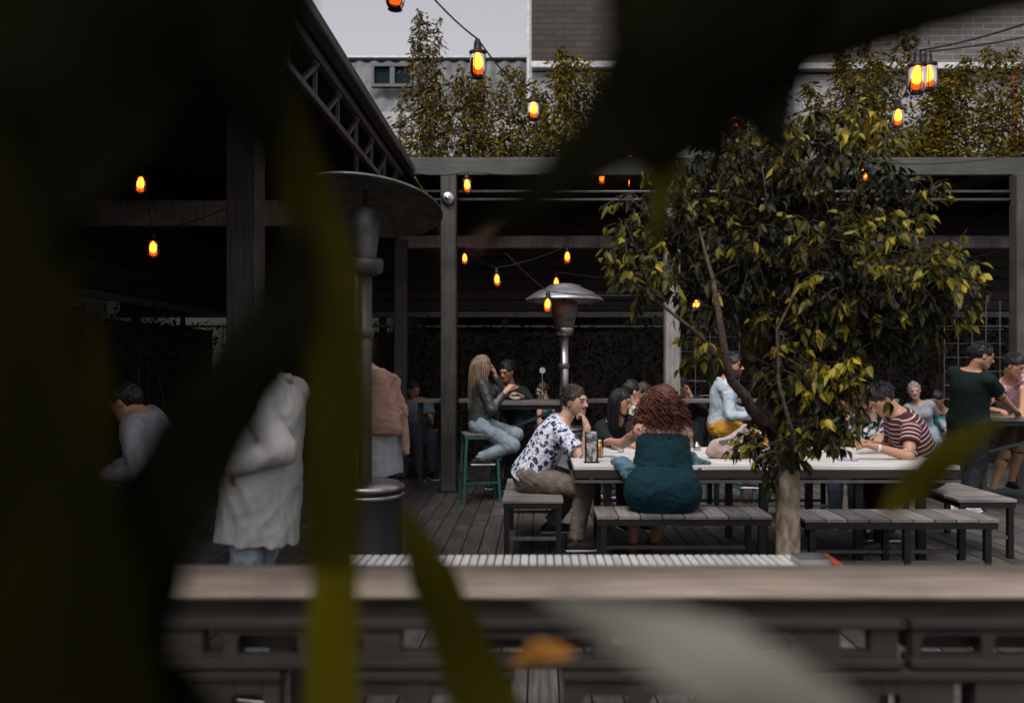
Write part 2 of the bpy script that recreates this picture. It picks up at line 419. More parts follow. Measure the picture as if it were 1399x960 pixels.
def floral():
    m, t, b = mat_new('floral_cotton'); N = t.nodes; L = t.links
    tc = N.new('ShaderNodeTexCoord'); nz = N.new('ShaderNodeTexNoise'); nz.inputs['Scale'].default_value = 26; nz.inputs['Detail'].default_value = 2
    L.new(tc.outputs['Object'], nz.inputs['Vector'])
    mx = N.new('ShaderNodeMix'); mx.data_type = 'RGBA'; mx.inputs['Factor'].default_value = .06; L.new(tc.outputs['Object'], mx.inputs[6]); L.new(nz.outputs['Color'], mx.inputs[7])
    vo = N.new('ShaderNodeTexVoronoi'); vo.inputs['Scale'].default_value = 21; L.new(mx.outputs[2], vo.inputs['Vector'])
    v2 = N.new('ShaderNodeTexVoronoi'); v2.inputs['Scale'].default_value = 42; L.new(mx.outputs[2], v2.inputs['Vector'])
    def less(src, v):
        q = N.new('ShaderNodeMath'); q.operation = 'LESS_THAN'; q.inputs[1].default_value = v; L.new(src, q.inputs[0]); return q.outputs[0]
    def mixc(f, a, c):
        q = N.new('ShaderNodeMix'); q.data_type = 'RGBA'; L.new(f, q.inputs['Factor'])
        if isinstance(a, tuple): q.inputs[6].default_value = (*a, 1)
        else: L.new(a, q.inputs[6])
        q.inputs[7].default_value = (*c, 1); return q.outputs[2]
    c = mixc(less(v2.outputs['Distance'], .36), (.64, .66, .76), (.22, .27, .44))
    c = mixc(less(vo.outputs['Distance'], .43), c, (.018, .028, .07))
    n3 = N.new('ShaderNodeTexNoise'); n3.inputs['Scale'].default_value = 60; L.new(tc.outputs['Object'], n3.inputs['Vector'])
    c = mixc(less(n3.outputs['Fac'], .34), c, (.5, .52, .6))
    L.new(c, b.inputs['Base Color']); b.inputs['Roughness'].default_value = .85
    return m
M['floral'] = floral()
def striped():
    m, t, b = mat_new('striped_knit'); N = t.nodes; L = t.links
    at = N.new('ShaderNodeAttribute'); at.attribute_name = 'along'
    q = N.new('ShaderNodeMath'); q.operation = 'MULTIPLY'; q.inputs[1].default_value = 2 * math.pi / .036; L.new(at.outputs['Fac'], q.inputs[0])
    s = N.new('ShaderNodeMath'); s.operation = 'SINE'; L.new(q.outputs[0], s.inputs[0])
    cr = N.new('ShaderNodeValToRGB'); e = cr.color_ramp.elements; e[0].position = .60; e[0].color = (.05, .010, .016, 1); e[1].position = .78; e[1].color = (.52, .35, .34, 1)
    L.new(s.outputs[0], cr.inputs[0]); L.new(cr.outputs[0], b.inputs['Base Color']); b.inputs['Roughness'].default_value = .9
    return m
M['striped'] = striped()
def blotch():
    m, t, b = mat_new('black_white_print'); N = t.nodes; L = t.links
    tc = N.new('ShaderNodeTexCoord'); nz = N.new('ShaderNodeTexNoise'); nz.inputs['Scale'].default_value = 24; nz.inputs['Detail'].default_value = 3; L.new(tc.outputs['Object'], nz.inputs['Vector'])
    cr = N.new('ShaderNodeValToRGB'); e = cr.color_ramp.elements; e[0].position = .5; e[0].color = (.015, .015, .02, 1); e[1].position = .54; e[1].color = (.5, .5, .55, 1)
    L.new(nz.outputs['Fac'], cr.inputs[0]); L.new(cr.outputs[0], b.inputs['Base Color']); return m
M['blotch'] = blotch()
def denimmat(name, c1, c2):
    m = simple(name, c1, .85, noise=.3, nscale=26, bump=.4, bscale=120); return m
M['denim'] = denimmat('light_denim', (.26, .34, .42), None)
M['denimblue'] = denimmat('mid_denim', (.08, .16, .22), None)

def ik(A, T, l1, l2, pole):
    A = Vector(A); T = Vector(T); d = T - A; L = d.length
    mx = (l1 + l2) * .995
    if L > mx: T = A + d * (mx / L); d = T - A; L = mx
    L = max(L, abs(l1 - l2) + .02)
    x = (l1 * l1 - l2 * l2 + L * L) / (2 * L); y = math.sqrt(max(l1 * l1 - x * x, 0))
    dn = d.normalized(); pv = Vector(pole); pv = pv - dn * pv.dot(dn)
    pv = pv.normalized() if pv.length > 1e-5 else dn.orthogonal().normalized()
    return A + dn * x + pv * y, T

SKIN = {'fair': (.50, .30, .22), 'tan': (.40, .215, .13), 'mid': (.30, .155, .09), 'pink': (.50, .27, .20)}
def hand_prims(W, d, n, thumb, curl, s):
    d = nrm(d); n = Vector(n); n = nrm(n - d * n.dot(d)); ac = d.cross(n).normalized()
    out = [('e', W + d * .045 * s, (tuple(ac), tuple(d), tuple(n)), (.038 * s, .052 * s, .016 * s), .012),
           ('c', W - d * .02 * s, W + d * .03 * s, .024 * s, .024 * s, .015)]
    for off, ln in zip((-.027, -.009, .009, .026), (.066, .076, .071, .056) if thumb < 0 else (.056, .071, .076, .066)):
        p = W + d * .083 * s + ac * off * s; dr = d.copy()
        for seg, ang, r0, r1 in ((.45, 48, .0092, .0085), (.3, 62, .0085, .008), (.25, 45, .008, .0068)):
            dr = Matrix.Rotation(R(ang * curl), 3, ac) @ dr
            if False: pass
            q = p + dr * ln * seg * s; out.append(('c', p, q, r0 * s, r1 * s, .003)); p = q
    p = W + d * .02 * s + ac * thumb * .026 * s; dr = nrm(d * .75 + ac * thumb * .7 + n * .35)
    q = p + dr * .042 * s; out.append(('c', p, q, .013 * s, .0105 * s, .008)); dr = nrm(dr + d * .5 + n * .5 * curl)
    out.append(('c', q, q + dr * .03 * s, .0102 * s, .0078 * s, .003))
    return out

def person(label, pelvis, neck, face, head=None, look=None, headup=None, handL=None, handR=None, footL=None, footR=None, poleL=None, poleR=None,
           kneeL=None, kneeR=None, h=.008, s=1.0, w=1.0, skin='tan', hair='short', haircol='hair_brown', shirt='white', shirt_kind='tee', pants='khaki',
           shoe='shoe_black', curl=(.5, .5), palmL=None, palmR=None, female=False, stubble=0, hem=.06, beard=False, glasses=False, wr=.006, seed=1,
           group=None, shorts=False, legs=True, hairlen=.32, hips=1.0, handdirL=None, handdirR=None):
    pelvis = Vector(pelvis); neck = Vector(neck); up = (neck - pelvis).normalized()
    f = Vector(face); f.z = 0; f.normalize(); ff = nrm(f - up * f.dot(up)); r = ff.cross(up).normalized()
    root = thing('person', label, 'person', (pelvis.x, pelvis.y, 0), 0, group); og = root.location.copy()
    hf = nrm(look) if look is not None else ff
    hu = Vector(headup) if headup is not None else (up * .5 + Vector((0, 0, .5)) ); hu = nrm(hu - hf * hu.dot(hf)); hr = hf.cross(hu).normalized()
    H = Vector(head) if head is not None else neck + up * .1 * s + hu * .075 * s + hf * .035 * s
    shw = (.165 if not female else .145) * s * (1 + (w - 1) * .5)
    sh = {1: neck - up * .055 * s + r * shw, -1: neck - up * .055 * s - r * shw}
    hp = {1: pelvis + r * .09 * s * w, -1: pelvis - r * .09 * s * w}
    chest = pelvis.lerp(neck, .68)
    def L_(v, dflt): return Vector(v) if v is not None else dflt
    side = {1: 'R', -1: 'L'}
    hand = {1: L_(handR, pelvis + r * .28 * s + f * .08), -1: L_(handL, pelvis - r * .28 * s + f * .08)}
    pole = {1: L_(poleR, r * .4 - f * .6 - Vector((0, 0, .5))), -1: L_(poleL, -r * .4 - f * .6 - Vector((0, 0, .5)))}
    foot = {1: L_(footR, Vector((*(hp[1] + f * .42 * s).xy, .07))), -1: L_(footL, Vector((*(hp[-1] + f * .42 * s).xy, .07)))}
    kpo = {1: L_(kneeR, f + Vector((0, 0, .6))), -1: L_(kneeL, f + Vector((0, 0, .6)))}
    el = {}; wr_ = {}; kn = {}; an = {}
    for q in (1, -1):
        el[q], wr_[q] = ik(sh[q], hand[q], .29 * s, .255 * s, pole[q])
        kn[q], an[q] = ik(hp[q], foot[q], .43 * s, .41 * s, kpo[q])
    tr = tuple(r); tf = tuple(ff); tu = tuple(up); HA = (tuple(hr), tuple(hf), tuple(hu))
    def torso(g, wl=1.0):
        a = 1.0 if not female else .88
        W_ = w * wl
        out = [('c', pelvis - up * .02 * s, chest, (.135 if not female else .125) * s * W_ + g, .150 * s * a * W_ ** .7 + g, .05, tf, .72 if W_ < 1.15 else .85),
               ('c', pelvis - r * .055 * s * W_, pelvis + r * .055 * s * W_, .105 * s * W_ + g, .105 * s * W_ + g, .05),
               ('c', sh[-1] + r * .03 * s, sh[1] - r * .03 * s, .062 * s * W_ ** .5 + g, .062 * s * W_ ** .5 + g, .06),
               ('c', chest.lerp(neck, .1), neck - up * .05 * s, .125 * s * a * W_ ** .6 + g, .075 * s + g, .07, tf, .8)]
        if W_ > 1.15: out.append(('c', pelvis - r * .09 * s * w - ff * .05 * s, pelvis + r * .09 * s * w - ff * .05 * s, .115 * s * W_ ** .8 + g, .115 * s * W_ ** .8 + g, .06))
        if female:
            for q in (1, -1): out.append(('e', chest + r * .065 * s * q + ff * .085 * s + up * .01, (tr, tf, tu), (.062 * s + g, .058 * s + g, .062 * s + g), .04))
        return out
    B = torso(0)
    B.append(('c', neck - up * .05 * s, H - hu * .05 * s - hf * .025 * s, .062 * s * (.85 if female else 1), .052 * s * (.85 if female else 1), .03))
    for q in (1, -1):
        am = .85 if female else 1.0; am *= w ** .4
        B += [('c', sh[q], el[q], .050 * s * am, .040 * s * am, .03), ('c', el[q], wr_[q], .040 * s * am, .026 * s * am, .012), ('e', sh[q], (tr, tf, tu), (.056 * s * am,) * 3, .03)]
        fd = nrm(wr_[q] - el[q])
        hd = (handdirR if q == 1 else handdirL); hd = nrm(hd) if hd is not None else fd
        pn = palmR if q == 1 else palmL
        pn = Vector(pn) if pn is not None else Vector((0, 0, -1)) + r * -q * .3
        if abs(nrm(pn).dot(hd)) > .95: pn = Vector(r) * -q
        ac = hd.cross(nrm(pn - hd * pn.dot(hd)))
        th = 1 if ac.dot(-r * q) > 0 else -1
        B += hand_prims(wr_[q] + hd * .012 * s, hd, pn, th, curl[0 if q == -1 else 1], s)
    for q in (1, -1):
        lm = w ** .7
        B += [('c', hp[q], kn[q], .088 * s * lm, .056 * s * lm ** .5, .05), ('c', kn[q], an[q], .054 * s * lm ** .5, .036 * s, .02)]
        kd = nrm(an[q] - kn[q]); B.append(('e', kn[q] + kd * .12 * s - f * .012, (tr, tf, tu), (.048 * s, .05 * s, .09 * s), .04))
        toe = an[q] + f * .15 * s; toe.z = an[q].z - .045 * s
        B += [('c', an[q] - Vector((0, 0, .03 * s)), toe, .034 * s, .024 * s, .02)]
    # head
    e = lambda a_, b_, c_: H + hr * a_ * s + hf * b_ * s + hu * c_ * s
    B += [('e', e(0, -.012, .028), HA, (.075 * s, .094 * s, .086 * s), .01),
          ('e', e(0, .032, -.015), HA, (.061 * s, .056 * s, .078 * s), .03),
          ('c', e(0, .02, -.045), e(0, .062, -.082), .05 * s, .026 * s, .03),
          ('c', e(-.04, .0, -.045), e(-.012, .06, -.08), .024 * s, .02 * s, .02), ('c', e(.04, .0, -.045), e(.012, .06, -.08), .024 * s, .02 * s, .02),
          ('c', e(-.028, .078, .036), e(.028, .078, .036), .012 * s, .012 * s, .014),
          ('-', ('e', e(.031, .092, .014), HA, (.017 * s, .014 * s, .011 * s), 0)), ('-', ('e', e(-.031, .092, .014), HA, (.017 * s, .014 * s, .011 * s), 0)),
          ('e', e(.031, .075, .014), HA, (.013 * s,) * 3, .002), ('e', e(-.031, .075, .014), HA, (.013 * s,) * 3, .002),
          ('c', e(0, .084, .018), e(0, .108, -.018), .008 * s, .012 * s, .010), ('c', e(-.013, .092, -.022), e(.013, .092, -.022), .009 * s, .009 * s, .006),
          ('c', e(-.017, .082, -.045), e(.017, .082, -.045), .009 * s, .009 * s, .008), ('c', e(-.013, .080, -.055), e(.013, .080, -.055), .009 * s, .009 * s, .006),
          ('e', e(.078, -.005, .0), HA, (.009 * s, .02 * s, .032 * s), .006), ('e', e(-.078, -.005, .0), HA, (.009 * s, .02 * s, .032 * s), .006)]
    body, V = sculpt('body', B, h, M['skin'], root, og)
    base = np.array(SKIN[skin]); C = np.tile(base, (len(V), 1)); Q = V - np.array(H)
    lx = Q @ np.array(hr) / s; ly = Q @ np.array(hf) / s; lz = Q @ np.array(hu) / s
    near = (np.sqrt(lx**2 + ly**2 + lz**2) < .16)
    def blend(mask, c, a): C[mask] = C[mask] * (1 - a) + np.array(c) * a
    blend(near & (ly > .05) & (np.abs(lx) > .02) & (np.abs(lx) < .06) & (lz > -.04) & (lz < -.0), base * np.array([1.1, .8, .75]), .5)
    if stubble: blend(near & (ly > .0) & (lz < -.03), base * .45, stubble)
    hc = np.array(HAIRC[haircol]) * .7
    if beard: blend(near & (ly > .0) & (lz < -.028) & ~((np.abs(lx) < .018) & (np.abs(lz + .05) < .006)), hc, .9)
    if stubble > .3: blend(near & (ly > .07) & (np.abs(lx) < .026) & (lz < -.030) & (lz > -.042), hc, .85)
    blend(near & (ly > .072) & (np.abs(lx) < .022) & (lz < -.043) & (lz > -.060), (base * np.array([.85, .5, .5])) if not female else np.array([.32, .07, .07]), .8)
    blend(near & (ly > .055) & (np.abs(lx) > .013) & (np.abs(lx) < .052) & (lz > .030) & (lz < .041), hc, .85)
    blend(near & (ly > .06) & (np.abs(np.abs(lx) - .031) < .015) & (np.abs(lz - .014) < .008), (.10, .06, .05), .8)
    blend(near & (ly > .06) & (np.abs(np.abs(lx) - .031) < .006) & (np.abs(lz - .014) < .006), (.012, .01, .01), 1)
    set_col(body, C)
    # clothes
    if shirt_kind != 'none':
        g = .014 if shirt_kind != 'long' else .020; T = torso(g, 1.0 if shirt_kind not in ('loose',) else 1.12)
        if shirt_kind in ('loose', 'tee', 'jacket'):
            T.append(('c', pelvis - up * hem * s, chest, .14 * s * w + g + (.040 if shirt_kind == 'loose' else .01), .14 * s * w ** .7 + g, .05, tf, .98 if shirt_kind == 'loose' else .8))
        sl = {'tee': .62, 'loose': 1, 'long': 1, 'jacket': 1, 'dress': 0, 'tank': 0}[shirt_kind]
        for q in (1, -1):
            if sl == 1:
                rr = .010 + (.008 if shirt_kind == 'loose' else .004)
                T += [('c', sh[q], el[q], .054 * s + rr, .046 * s + rr, .03), ('c', el[q], wr_[q], .044 * s + rr, .03 * s + rr, .02), ('cut', wr_[q] - nrm(wr_[q] - el[q]) * .02, wr_[q] - el[q], .09)]
            elif sl > 0:
                d_ = nrm(el[q] - sh[q]); en = sh[q] + d_ * .29 * s * sl
                T += [('c', sh[q], en + d_ * .03, .056 * s * w ** .4 + .012, .056 * s * w ** .4 + .018, .03), ('cut', en, d_, .09)]
        if sl > 0: T.append(('cut', neck + up * .015 * s, up, .11 * s))
        T.append(('-', ('c', neck + up * .02 + ff * .03, neck + up * .12, .064 * s, .07 * s, 0)))
        if shirt_kind in ('dress',):
            T = torso(.010)
            T = [T[0], T[1]] + [x for x in T[4:]] + [('c', pelvis + up * .02, chest + up * .02, .225 * s, .192 * s, .06, tf, .62)]
            for q in (1, -1): T += [('c', hp[q], kn[q], .105 * s * w ** .7, .10 * s * w ** .7, .07)]
            T += [('c', pelvis - r * .1 * s * w, pelvis + r * .1 * s * w, .135 * s * w ** .6, .135 * s * w ** .6, .07)]
            T += [('cut', chest + up * .075 * s, up, .32)]
            for q in (1, -1):
                T += [('c', chest + up * .06 * s + r * .085 * q - ff * .10, neck + r * .09 * q * s - up * .03 - ff * .0, .011, .010, .01), ('c', neck + r * .09 * q * s - up * .03, chest + up * .06 * s + r * .085 * q + ff * .11, .010, .011, .01)]
        else:
            T.append(('cut', pelvis - up * hem * s, -up, .34))
        so, SV = sculpt('shirt' if shirt_kind in ('tee', 'loose', 'long') else ('jacket' if shirt_kind == 'jacket' else 'dress'), T, h, M[shirt], root, og, wr, seed, crease=[(pelvis + up * .15 * s, up, .009, .007)] if shirt_kind == 'dress' else None, drape=(pelvis, .0035, pelvis.z - .2, neck.z - .1) if shirt_kind == 'loose' else None)
        al = (SV - np.array(pelvis)) @ np.array(up)
        for q in (1, -1):
            a = np.array(sh[q]); d_ = np.array(nrm(el[q] - sh[q])); tt = (SV - a) @ d_; ds = np.linalg.norm(SV - a - tt[:, None] * d_, axis=1)
            mk = (tt > .03) & (ds < .09); al[mk] = tt[mk]
        if shirt == 'striped': set_float(so, al, 'along')
        if shirt in ('floral', 'white2', 'denimshirt'):
            mc = MB(); c0 = neck - up * .012 * s - ff * .005; ring = []
            for kk in range(25):
                a_ = math.pi * (.14 + 1.72 * kk / 24) ; dv = ff * math.cos(a_) + r * math.sin(a_); lift = .022 * (1 - math.cos(a_)) / 2 - .035 * max(0, math.cos(a_)) ** 2
                ring.append((c0 + dv * .066 * s + up * (lift + .02), c0 + dv * .082 * s + up * (lift - .014)))
            vs_ = []; fs_ = []
            for a_, b_ in ring: vs_ += [a_, b_, b_ + (b_ - c0).normalized() * .006, a_ + (a_ - c0).normalized() * .005 + up * .004]
            for kk in range(24):
                for j_ in range(4): fs_.append((4 * kk + j_, 4 * kk + (j_ + 1) % 4, 4 * kk + 4 + (j_ + 1) % 4, 4 * kk + 4 + j_))
            mc.add(vs_, fs_); mc.build('collar', M[shirt], so, True, origin=og)
    if shirt_kind == 'dress':
        for q in (1, -1):
            a_ = sh[q].lerp(neck, .55)
            mst = MB(); mst.tube([a_ - ff * .075 * s - up * .10 * s, a_ - ff * .072 * s - up * .05 * s, a_ - ff * .045 * s + up * .025 * s, a_ + up * .045 * s, a_ + ff * .05 * s + up * .01, a_ + ff * .10 * s - up * .08 * s], .008, 6); mst.build('strap', M[shirt], root, True, og)
    if pants and legs:
        g = .012 if shirt_kind != 'loose' else -.002; T = [('c', pelvis - r * .055 * s * w, pelvis + r * .055 * s * w, .108 * s * w + g, .108 * s * w + g, .04), ('c', pelvis, pelvis + up * .1 * s, .13 * s * w + g, .125 * s * w + g, .05, tf, .75)]
        for q in (1, -1):
            T += [('c', hp[q], kn[q], .09 * s * w ** .7 + g, .074 * s * w ** .3 + g, .05)]
            if not shorts:
                kd = nrm(an[q] - kn[q]); T += [('c', kn[q], an[q], .070 * s * w ** .3 + g, .050 * s + g, .03), ('cut', an[q] - kd * .015, kd, .12)]
            else:
                kd = nrm(kn[q] - hp[q]); T += [('cut', kn[q] - kd * .05, kd, .12)]
        sculpt('trousers', T, h, M[pants], root, og, wr * 1.1, seed + 5)
    if shoe and legs:
        for q in (1, -1):
            a = an[q] - Vector((0, 0, .03 * s)); toe = an[q] + f * .165 * s; toe.z = an[q].z - .042 * s; heel = an[q] - f * .05 * s; heel.z = an[q].z - .04 * s
            so, _ = sculpt('shoe', [('c', heel, toe, .036 * s, .034 * s, .02), ('c', a + Vector((0, 0, .02)), toe - f * .04, .042 * s, .034 * s, .03)], .008, M[shoe], root, og)
            mb = MB(); cc = (heel + toe) / 2; cc.z = heel.z - .026 * s
            rot = Matrix((f.cross(Vector((0, 0, 1))), f, Vector((0, 0, 1)))).transposed()
            mb.box(cc, (.082 * s, .275 * s, .022 * s), rot, .008); mb.build('sole', M['sole_white' if shoe != 'sandal' else 'sandal'], so, origin=og)
    # hair
    hm = M[haircol]; bald = hair == 'none'
    if not bald:
        th = {'short': .010, 'long': .012, 'curly': .016, 'bun': .010, 'mop': .02}[hair]
        hp_ = [('e', e(0, -.018, .036), HA, (.077 * s + th, .094 * s + th, .084 * s + th), .01)]
        if hair in ('short', 'bun', 'mop'): hp_ += [('c', e(0, -.075, -.02), e(0, -.07, .02), .035 * s, .045 * s, .03)]
        if hair == 'short': hp_ += [('c', e(0, .045, .105), e(0, -.03, .115), .022 * s, .03 * s, .03)]
        if hair == 'bun': hp_ += [('e', e(0, -.10, .09), HA, (.04 * s,) * 3, .01)]
        hp_ += [('-', ('e', e(0, .115, -.03), HA, (.088 * s, .085 * s, .098 * s), 0)),
                ('-', ('e', e(.085, .025, -.045), HA, (.05 * s, .055 * s, .06 * s), 0)), ('-', ('e', e(-.085, .025, -.045), HA, (.05 * s, .055 * s, .06 * s), 0))]
        ho, _ = sculpt('hair', hp_, min(h, .007), hm, root, og, .010 if hair != 'mop' else .02, seed + 3, 90)
        if hair in ('short', 'bun', 'mop') and h < .008:
            rg = np.random.default_rng(seed + 50); mh = MB()
            for k_ in range(420):
                az = rg.uniform(-math.pi, math.pi); ev = rg.uniform(-.25, 1.5)
                if abs(az) < 1.2 and ev < .75: continue
                d_ = hf * math.cos(az) * math.cos(ev) + hr * math.sin(az) * math.cos(ev) + hu * math.sin(ev)
                p_ = e(0, -.018, .036) + (hf * d_.dot(hf) * (.095 + th) + hr * d_.dot(hr) * (.078 + th) + hu * d_.dot(hu) * (.084 + th)) * s
                fl_ = nrm(-hf * .8 - hu * (.5 if ev < .6 else -.1) + d_ * .25 + Vector(tuple(rg.normal(0, .35, 3)))); L_2 = rg.uniform(.016, .034) * (1.5 if hair == 'mop' else 1)
                mh.tube([p_ - d_ * .003, p_ + fl_ * L_2 * .5 + d_ * .003, p_ + fl_ * L_2], [.004, .003, .0008], 4, False)
            mh.build('hair_strands', hm, root, True, origin=og)
        if hair in ('long', 'curly'):
            sp = dict(hairlen=hairlen, n=230, curl=0, rad=.0052, spread=.02) if hair == 'long' else dict(hairlen=.30, n=560, curl=.022, rad=.0046, spread=.62)
            strands(root, og, H, hf, hr, hu, s, hm, seed=seed, **sp)
    if glasses:
        mb = MB()
        for q in (1, -1): 
            c = e(.031 * q, .112, .012); mb.tube([c + (hr * math.cos(t_) * .022 + hu * math.sin(t_) * .017) * s for t_ in np.linspace(0, 2 * math.pi, 13)], .002, 5, False)
            mb.tube([e(.053 * q, .11, .014), e(.082 * q, .0, .014)], .002, 5)
        mb.tube([e(-.01, .113, .014), e(.01, .113, .014)], .002, 5); mb.build('glasses', M['black'], root, origin=og)
    return dict(root=root, og=og, wr=wr_, el=el, H=H, sh=sh, r=r, f=f, ff=ff, up=up, kn=kn, an=an)
def strands(root, og, H, hf, hr, hu, s, mat, hairlen, n, curl, rad, spread, seed):
    rg = np.random.default_rng(seed); mb = MB()
    for i in range(n):
        az = rg.uniform(-math.pi, math.pi)
        if abs(az) < (1.6 if curl == 0 else .8): az = math.copysign(rg.uniform(1.6, 2.9) if curl == 0 else rg.uniform(.95, 1.85), az)   # az 0 = forward: leave the face free
        el_ = rg.uniform(.05, 1.45)
        d = hf * math.cos(az) * math.cos(el_) + hr * math.sin(az) * math.cos(el_) + hu * math.sin(el_)
        p = H + hu * .03 * s + Vector((d.dot(hf) * hf * .094 + d.dot(hr) * hr * .080 + d.dot(hu) * hu * .086)) * s
        back = -hf * .35
        out = nrm(Vector((d.x, d.y, 0)) + Vector((back.x, back.y, 0)))
        L = hairlen * rg.uniform(.75, 1.1) + (.1 * el_); seg = 16; pts = []; ph = rg.uniform(0, 6.28); fq = rg.uniform(60, 95)
        rs = []
        v = d * .6 + out * .4; sp0 = spread; curl0 = curl
        if curl: sp0 = spread * rg.uniform(.15, 1.15); curl0 = curl * rg.uniform(.5, 1.5); L *= rg.uniform(.7, 1.12)
        tx = out.cross(Vector((0, 0, 1)))
        for k in range(seg + 1):
            t = k / seg; q = p.copy()
            if curl:
                q = q + (tx * math.cos(ph + t * L * fq) + out * math.sin(ph + t * L * fq)) * curl0 * min(1, t * 4) + Vector(tuple(rg.normal(0, .0035, 3)))
            pts.append(q); rs.append(rad * (1.15 - .75 * t) * (1 if t > 0.01 else .6))
            v = v * .62 + Vector((0, 0, -1)) * .38 + out * sp0 * (.6 if t < .5 else .25) * .5
            # stay outside the head
            p = p + nrm(v) * (L / seg)
            rel = p - (H + hu * .03 * s); e2 = math.sqrt((rel.dot(hf) / .10)**2 + (rel.dot(hr) / .086)**2 + (rel.dot(hu) / .094)**2) / s
            if e2 < 1.03: p = H + hu * .03 * s + rel * (1.03 / max(e2, .1))
            nb = H - Vector((0, 0, .16)); rel = p - nb; rh = Vector((rel.x, rel.y, 0))
            if curl == 0 and p.z < H.z - .05 and rh.length < .06: p = p + rh.normalized() * (.06 - rh.length)
        mb.tube(pts, rs, 5, False)
    mb.build('hair_strands', mat, root, True, origin=og)
HAIRC = dict(hair_brown=(.035, .022, .014), hair_black=(.010, .009, .011), hair_blond=(.27, .19, .115), hair_red=(.095, .022, .010), hair_ginger=(.38, .18, .06), hair_grey=(.30, .27, .25))
for k_, c_ in HAIRC.items(): M[k_] = simple(k_, c_, .42, spec=.4, noise=.35, nscale=60, bump=.6, bscale=160, stretch=(1, 1, .25))
M['white'] = cloth('white_cotton', (.60, .60, .60)); M['white2'] = cloth('pale_linen', (.35, .345, .33), noise=.04, fold=.15); M['khaki'] = cloth('khaki_twill', (.17, .14, .115), noise=.15)
M['dark'] = cloth('black_cloth', (.014, .016, .018)); M['darkgreen'] = cloth('dark_green_cotton', (.005, .012, .011)); M['palegrey'] = cloth('pale_grey_knit', (.30, .31, .33)); M['teal_dress'] = cloth('teal_jersey', (.003, .027, .037), noise=.15, fold=.4)
M['leather'] = simple('charcoal_leather', (.045, .05, .047), .42, noise=.25, nscale=20, bump=.5, bscale=40)
M['jeans_light'] = simple('washed_jeans', (.25, .31, .35), .85, noise=.14, nscale=14, bump=.3, bscale=120); M['jeans_dark'] = denimmat('dark_jeans', (.03, .04, .06), None)
M['mustard'] = cloth('mustard_twill', (.50, .25, .035)); M['pinktee'] = cloth('pink_cotton', (.60, .38, .43)); M['tealtee'] = cloth('teal_cotton', (.03, .30, .32))
M['maroon'] = cloth('maroon_twill', (.05, .012, .015)); M['brownshort'] = cloth('brown_twill', (.09, .055, .035)); M['lilac'] = cloth('lilac_cotton', (.28, .24, .42)); M['greyblue'] = cloth('grey_blue_cotton', (.12, .16, .2))
M['pinkjacket'] = cloth('dusty_pink_jacket', (.36, .22, .165), noise=.07, fold=.3); M['denimshirt'] = simple('denim_shirt', (.40, .48, .54), .85, noise=.10, nscale=14, bump=.3, bscale=100)
M['shoe_black'] = simple('black_shoe', (.012, .012, .013), .6); M['shoe_white'] = simple('white_shoe', (.6, .6, .62), .6); M['sole_white'] = simple('white_sole', (.55, .54, .52), .7)
M['sandal'] = simple('sandal_leather', (.10, .045, .02), .6)
# ------------------------------------------------------------------ setting: ground, deck
mb = MB(); mb.box((0, 60, -.36), (600, 600, .02)); tag(mb.build('ground', simple('ground_soil', (.06, .055, .045), .9)), kind='structure')
mb = MB(); x = -9.0
while x < 9:
    y = -3.0 - random.random() * 2
    while y < 15:
        L = random.choice((2.4, 3.0, 3.6)); y1 = min(y + L, 15.2)
        mb.box((x, (y + y1) / 2, -.015 + random.uniform(-.0015, .0015)), (.134, y1 - y - .005, .03), None, .004); y = y1
    x += .141
tag(mb.build('deck', M['deck']), kind='structure')
mb = MB(); mb.box((0, 6, -.17), (18.4, 18.6, .25)); tag(mb.build('deck_base', M['darkwood']), kind='structure')

# ------------------------------------------------------------------ far buildings and sky edge
b1 = thing('metal_clad_building', 'low building with grey corrugated metal cladding rising behind the shrubs', 'building', (-1.5, 20, 0))
d = 20; og = b1.location
xl, xr = P(380, 0, d).x, P(721, 0, d).x; zt = P(0, 57, d).z; zm = P(0, 152, d).z
V = []; Fq = []; n = int((xr - xl) / .09); 
for i in range(n + 1):
    x = xl + (xr - xl) * i / n; dy = (.05 if (i % 4) in (0, 1) else 0)
    for z, yy in ((zm, 20.0), (zt, 21.2)): V.append((x, yy + dy, z))
for i in range(n): Fq.append((2 * i, 2 * i + 2, 2 * i + 3, 2 * i + 1))
np_obj('roof_cladding', V, Fq, M['corr'], b1, False, og)
mb = MB(); mb.box(((xl + xr) / 2, 22.2, zm / 2 + .0), (xr - xl, 4.38, zm - .004)); mb.build('wall', M['wallwhite'], b1, origin=og)
mb = MB(); mb.box(((xl + xr) / 2, 22.9, (zt + zm) / 2), (xr - xl - .02, 3.2, zt - zm - .1)); mb.build('roof_core', M['corr'], b1, origin=og)
mb = MB(); mb.tube([(xl, 21.2, zt + .04), (xr, 21.2, zt + .04)], .07, 8); mb.build('ridge_cap', M['gutter'], b1, origin=og)
def window_part(parent, og, x0, x1, z0, z1, y, mullions=1):
    mb = MB(); c = (x0 + x1) / 2; w = .07
    mb.box((c, y, z1), (x1 - x0 + w, .16, w)); mb.box((c, y, z0), (x1 - x0 + w, .16, w))
    mb.box((x0, y, (z0 + z1) / 2), (w, .16, z1 - z0 - w - .002)); mb.box((x1, y, (z0 + z1) / 2), (w, .16, z1 - z0 - w - .002))
    for k in range(mullions): mb.box((x0 + (x1 - x0) * (k + 1) / (mullions + 1), y, (z0 + z1) / 2), (w * 1.6, .14, z1 - z0 - w - .002))
    f = mb.build('window', M['gutter'], parent, origin=og)
    mb = MB(); mb.box((c, y + .02, (z0 + z1) / 2), (x1 - x0 - .01, .03, z1 - z0 - .01)); mb.build('pane', M['glasswin'], f, origin=(0, 0, 0) if False else og)
